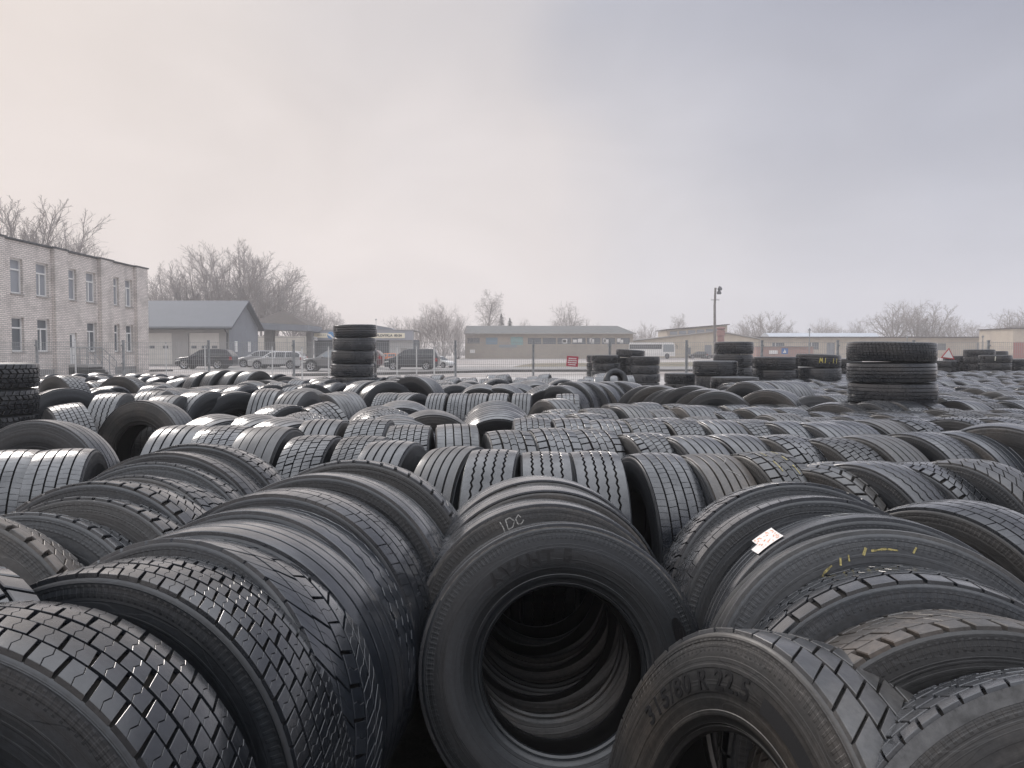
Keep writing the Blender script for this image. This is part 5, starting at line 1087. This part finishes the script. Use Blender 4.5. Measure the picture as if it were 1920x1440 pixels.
# coach
q = at(1222, 668, 112); bu = thing('coach', 'white coach parked in front of the cream works building', 'bus', (q.x, 112, ground_z(q.x, 112)), R_(-12)); bu.scale = (.76, .9, .86)
b = MB(); pr = [(-4.2, .45), (-4.3, 1.5), (-4.25, 2.6), (-4.0, 2.75), (3.9, 2.75), (4.25, 2.5), (4.4, 1.4), (4.35, .45)]; b.prism(pr, 'y', -1.15, 1.15); b.build('body', car_paint('coach_white', (.74, .73, .71)), bu)
b = MB(); b.prism([(-4.15, 1.65), (1.9, 1.65), (2.0, 2.4), (-4.1, 2.4)], 'y', -1.175, -1.152); b.build('window_band', GLASS, bu)
b = MB(); b.prism([(2.15, 1.15), (4.2, 1.15), (4.15, 2.4), (2.2, 2.4)], 'y', -1.175, -1.152); b.build('door_glass', GLASSL, bu)
b = MB(); b.add([(4.42, -1.0, 1.35), (4.42, 1.0, 1.35), (4.28, 1.0, 2.5), (4.28, -1.0, 2.5)], [(0, 1, 2, 3)]); b.build('windscreen', GLASS, bu)
b = MB(); b.tube((4.35, -1.2, 2.4), (4.75, -1.3, 2.2), .03, n=6); b.box(4.65, 4.8, -1.36, -1.22, 1.7, 2.2); b.build('mirror', PLAST, bu)
for x in (-2.6, 2.9):
    b = MB(); b.lathe([(0, -1.19), (.3, -1.19), (.46, -1.17), (.46, -.9), (0, -.9)], 'y', 20); o = b.build('wheel', RUB['tread'], bu); o.location = (x, 0, .46)

# ---------------------------------------------------------------- bare trees
BARK = mat('bark_haze_tint', (.17, .155, .145), .9, noise=(.12, .11, .10), nscale=4)  # bark lightened: paleness of the haze is put into its colour
TWIG = mat('twigs_haze_tint', (.30, .27, .255), .9)  # haze over the distant crowns is painted into this lighter colour
def bare_tree(seed, H, kind):
    """returns (trunk mesh, crown mesh) of a leafless tree of height H"""
    rn = random.Random(seed); tr, cr = MB(), MB()
    spread = dict(poplar=.50, oak=.80, birch=.72, bush=.6)[kind]
    minr = .011 * H / 14
    def seg(b, p, d, L, r0, r1, n, sides, wob, up):
        pts = [p]; dirs = [d]
        for i in range(n):
            d = (d + Vector((rn.uniform(-1, 1), rn.uniform(-1, 1), rn.uniform(-1, 1))) * wob + Vector((0, 0, up))).normalized()
            p = p + d * (L / n); pts.append(p); dirs.append(d)
        for i in range(n): b.tube(pts[i], pts[i + 1], r0 + (r1 - r0) * i / n, r0 + (r1 - r0) * (i + 1) / n, sides, cap=False)
        return pts, dirs
    def grow(p, d, L, r, lev):
        n = (6, 5, 4, 3, 2)[lev]
        up = (0, .07, .05, .03, 0)[lev]
        if kind == 'birch' and lev >= 3: up = -.25
        if kind == 'oak': up *= .5
        pts, dirs = seg(tr if lev == 0 else cr, p, d, L, r, max(minr, r * .3), n, (7, 5, 3, 3, 3)[lev], (.06, .12, .15, .18, .2)[lev], up)
        if lev >= 4: return
        cnt = (17, 13 if kind == 'poplar' else 8, 7 if kind == 'poplar' else 6, 4)[lev]
        for k in range(cnt):
            t = (.16 + .84 * (k + rn.random()) / cnt) if lev == 0 else (.12 + .88 * (k + rn.random()) / cnt)
            i = min(n - 1, int(t * n)); f = t * n - i; q = pts[i].lerp(pts[i + 1], f); dd = dirs[min(i + 1, n)]
            side = dd.orthogonal().normalized(); side = Matrix.Rotation(k * 2.4 + rn.uniform(-.5, .5), 3, dd) @ side
            ang = rn.uniform(.75, 1.2) * spread * (1.25 if lev == 0 and t < .4 else 1)
            nd = (dd * math.cos(ang) + side * math.sin(ang)).normalized()
            if lev == 0: l = L * rn.uniform(.8, 1.1) * (.62 - .40 * t if kind == 'poplar' else .55 - .30 * t)
            else: l = L * rn.uniform(.45, .75) * (1.05 - .55 * t) * ((.62 if lev == 1 else .9) if kind == 'poplar' else 1)
            grow(q, nd, l, max(minr, r * (.40 if lev == 0 else .5) * (1.1 - .5 * t)), lev + 1)
    if kind == 'bush':
        for k in range(15):
            a = 2 * PI * k / 15; s_ = rn.uniform(.05, .8); d = Vector((math.cos(a) * s_, math.sin(a) * s_, 1)).normalized()
            p = Vector((math.cos(a) * .5, math.sin(a) * .5, 0)); pts, dirs = seg(tr, p, d, .9, .10, .08, 2, 5, .1, 0); grow(pts[-1], d, H * rn.uniform(.55, .8), .075, 1)
    elif kind == 'poplar':
        pts, dirs = seg(tr, Vector((0, 0, -.1)), Vector((rn.uniform(-.05, .05), 0, 1)), H * .17, H * .017, H * .013, 4, 7, .05, 0)
        for k in range(8):
            a = 2.4 * k + rn.uniform(-.4, .4); s_ = .04 + .62 * (k / 7) ** .8; d = Vector((math.cos(a) * s_, math.sin(a) * s_, 1)).normalized(); grow(pts[-1] - Vector((0, 0, rn.uniform(0, H * .05))), d, H * rn.uniform(.72, .82) * (1 - .22 * k / 7), H * .0072, 1)
    elif kind == 'oak':
        pts, dirs = seg(tr, Vector((0, 0, -.1)), Vector((0, 0, 1)), H * .26, H * .024, H * .019, 4, 7, .05, 0)
        for k in range(9):
            a = 2 * PI * k / 9 * 2.0 + rn.uniform(-.3, .3); s_ = .08 + 1.15 * k / 9; d = Vector((math.cos(a) * s_, math.sin(a) * s_, 1)).normalized(); grow(pts[-1] - Vector((0, 0, rn.uniform(0, H * .08))), d, H * rn.uniform(.50, .62) * (1 - .02 * k), H * .0105, 1)
    else: grow(Vector((0, 0, -.1)), Vector((0, 0, 1)), H * .9, H * .016, 0)
    zt = max(v[2] for v in cr.v); k = H / zt
    for b in (tr, cr): b.v = [(x * k, y * k, z * k) for x, y, z in b.v]
    def fast(b, nm): me = bpy.data.meshes.new(nm); me.from_pydata(b.v, [], b.f); me.update(); return me
    return fast(tr, 'trunk'), fast(cr, 'crown')
PROTO = {k: [bare_tree(s, 14, k.rstrip('0123')) for s in ss] for k, ss in dict(poplar=(1, 2, 3), oak=(4, 5, 6), birch=(7,), bush=(8, 9)).items()}
print('tree faces', {k: [len(m[1].polygons) for m in v] for k, v in PROTO.items()})
def tree(kind, px, py, D, label, wide=1.0, name='bare_tree', var=None, group='leafless trees behind the buildings'):
    q = at(px, py, D); z0 = ground_z(q.x, D); H = q.z - z0; v = PROTO[kind]; i = rng.randrange(len(v)) if var is None else var
    t = thing(name, label, 'tree' if kind != 'bush' else 'bush', (q.x, D, z0), rng.uniform(0, 6.28), group); s = H / 14; t.scale = (s * wide, s * wide, s)
    obj('trunk', v[i][0], BARK, t); obj('crown', v[i][1], TWIG, t)
GB = 'leafless trees behind the buildings'
for a in [('oak', -15, 372, 72, 'tallest bare tree at the left edge, behind the brick building'), ('poplar', 32, 364, 74, 'slim bare tree second from the left, behind the brick building'), ('poplar', 76, 368, 75, 'tall bare tree third from the left, behind the brick building', 1.15), ('oak', 108, 410, 78, 'rounded bare tree above the brick building, right of the tall ones'), ('bush', 140, 438, 80, 'low bushy bare tree above the right half of the brick building'),
          ('oak', 292, 508, 112, 'small bare tree right next to the brick building corner'), ('poplar', 318, 490, 116, 'bare tree above the left part of the grey garage roof'), ('oak', 345, 500, 118, 'bare tree above the middle of the grey garage roof'),
          ('poplar', 378, 456, 120, 'tall bare tree, left one of the highest group above the garage', 1.2), ('poplar', 412, 452, 118, 'tall bare tree, second of the highest group above the garage', 1.2), ('poplar', 450, 446, 122, 'highest bare tree of the group above the garage', 1.25), ('poplar', 487, 468, 119, 'tall bare tree over the right end of the garage roof', 1.2), ('oak', 520, 490, 124, 'broad bare tree left above the canopy shelter', 1.0), ('oak', 548, 528, 120, 'broad bare tree right above the canopy shelter', 1.0), ('poplar', 572, 545, 126, 'thin bare tree right of the canopy roof', 1.1), ('oak', 598, 568, 130, 'bare tree left of the tall tyre stack'), ('birch', 626, 585, 150, 'pale distant tree just behind the tall tyre stack'),
          ('oak', 742, 590, 125, 'small bare tree above the car wash sign'), ('bush', 790, 566, 106, 'wide bare bush left of the brick warehouse, left half', .95), ('bush', 828, 557, 104, 'widest bare bush touching the brick warehouse', 1.0), ('bush', 858, 585, 110, 'low bare bush against the left end of the brick warehouse', 1.0),
          ('birch', 910, 543, 132, 'birch-like drooping tree above the left end of the brick warehouse', 1.0), ('oak', 985, 596, 175, 'small distant bare tree above the warehouse roof, left of centre'), ('oak', 1066, 562, 138, 'round bare tree standing alone above the warehouse roof'), ('oak', 1113, 604, 190, 'tiny distant bare tree above the warehouse roof, right part'),
          ('bush', 1195, 606, 150, 'bare shrub right of the warehouse end'), ('poplar', 1215, 600, 160, 'thin bare tree right of the warehouse end'), ('birch', 1272, 587, 150, 'bare tree above the cream works building'), ('oak', 1245, 612, 165, 'low bare tree left of the clerestory'),
          ('oak', 1393, 600, 160, 'small bare tree just right of the brick chimney'), ('poplar', 1420, 584, 155, 'bare tree, left one of a pair above the ochre building', 1.2), ('poplar', 1447, 581, 150, 'bare tree, right one of a pair above the ochre building', 1.3), ('oak', 1478, 603, 165, 'low bare tree left of the barrel hangar'), ('oak', 1545, 594, 165, 'bare tree left above the barrel hangar'), ('oak', 1574, 606, 170, 'low bare tree in the middle above the barrel hangar'), ('bush', 1612, 594, 168, 'bushy bare tree right above the barrel hangar', .8),
          ('oak', 1678, 562, 145, 'tall bare tree above the wide right stack, left of the group', 1.15), ('oak', 1718, 558, 148, 'tallest bare tree of the group above the wide right stack', 1.1), ('poplar', 1752, 566, 146, 'bare tree right of the tallest above the wide right stack', 1.5), ('oak', 1788, 588, 150, 'lower bare tree ending the group right of the wide right stack'), ('oak', 1828, 598, 155, 'small bare tree above the far right stacks'), ('oak', 1893, 576, 140, 'bare tree near the right edge, left of the ochre house', 1.1), ('oak', 1925, 574, 135, 'bare tree cut by the right picture edge')]:
    tree(*a, var=None)
FIR = mat('fir_needles', (.05, .058, .045), .9, noise=(.035, .042, .033), nscale=3)
for px, py, D, lb in [(940, 588, 140, 'dark conifer beside the birch above the warehouse'), (956, 596, 143, 'second dark conifer right of the first above the warehouse')]:
    q = at(px, py, D); z0 = ground_z(q.x, D); H = q.z - z0; t = thing('conifer_tree', lb, 'tree', (q.x, D, z0)); b = MB(); b.tube((0, 0, -.1), (0, 0, H), .16, .02, 7); b.build('trunk', BARK, t)
    b = MB(); rn = random.Random(px)
    for k in range(900):
        z = H * (1 - rn.random() ** .7 * .85); rad = (H - z) * .30 * rn.uniform(.2, 1.1); a = rn.uniform(0, 6.28); c = Vector((math.cos(a) * rad, math.sin(a) * rad, z - rad * .25)); d = Vector((math.cos(a), math.sin(a), -.35)) * rn.uniform(.3, .55); s_ = Vector((-math.sin(a), math.cos(a), 0)) * rn.uniform(.06, .16)
        b.add([c - d * .4, c + s_, c + d, c - s_], [(0, 1, 2, 3)])
    b.build('crown', FIR, t)
# low far scrub that closes the horizon between the buildings
b = MB(); rn = random.Random(77)
for k in range(2600):
    x = rn.uniform(-150, 190); y = rn.uniform(185, 215); h = rn.uniform(2, 4.6) * (1 + .5 * math.sin(x * .09) + .3 * math.sin(x * .31)); p = Vector((x, y, .5))
    for j in range(3):
        d = Vector((rn.uniform(-.5, .5), rn.uniform(-.3, .3), 1)).normalized(); b.tube(p, p + d * h * rn.uniform(.6, 1), .09, .04, 3, cap=False)
me = bpy.data.meshes.new('far_scrub'); me.from_pydata(b.v, [], b.f); tag(obj('far_scrub', me, TWIG), 'far leafless scrub along the horizon behind the buildings', 'scrub', kind='stuff')

# ---------------------------------------------------------------- misty air
hz = MB(); hz.box(-255, 255, -62, 262, -1.2, 22)
me = hz.mesh('haze'); ho = obj('haze', me)
m = bpy.data.materials.new('haze_air'); m.use_nodes = True; t = m.node_tree; t.nodes.clear(); o_ = t.nodes.new('ShaderNodeOutputMaterial'); v = t.nodes.new('ShaderNodeVolumePrincipled')
v.inputs['Color'].default_value = (.93, .92, .93, 1); v.inputs['Density'].default_value = .0017; v.inputs['Anisotropy'].default_value = .15
t.links.new(v.outputs[0], o_.inputs['Volume']); me.materials.append(m); tag(ho, 'thin pale winter mist over the whole yard', 'haze', kind='stuff')
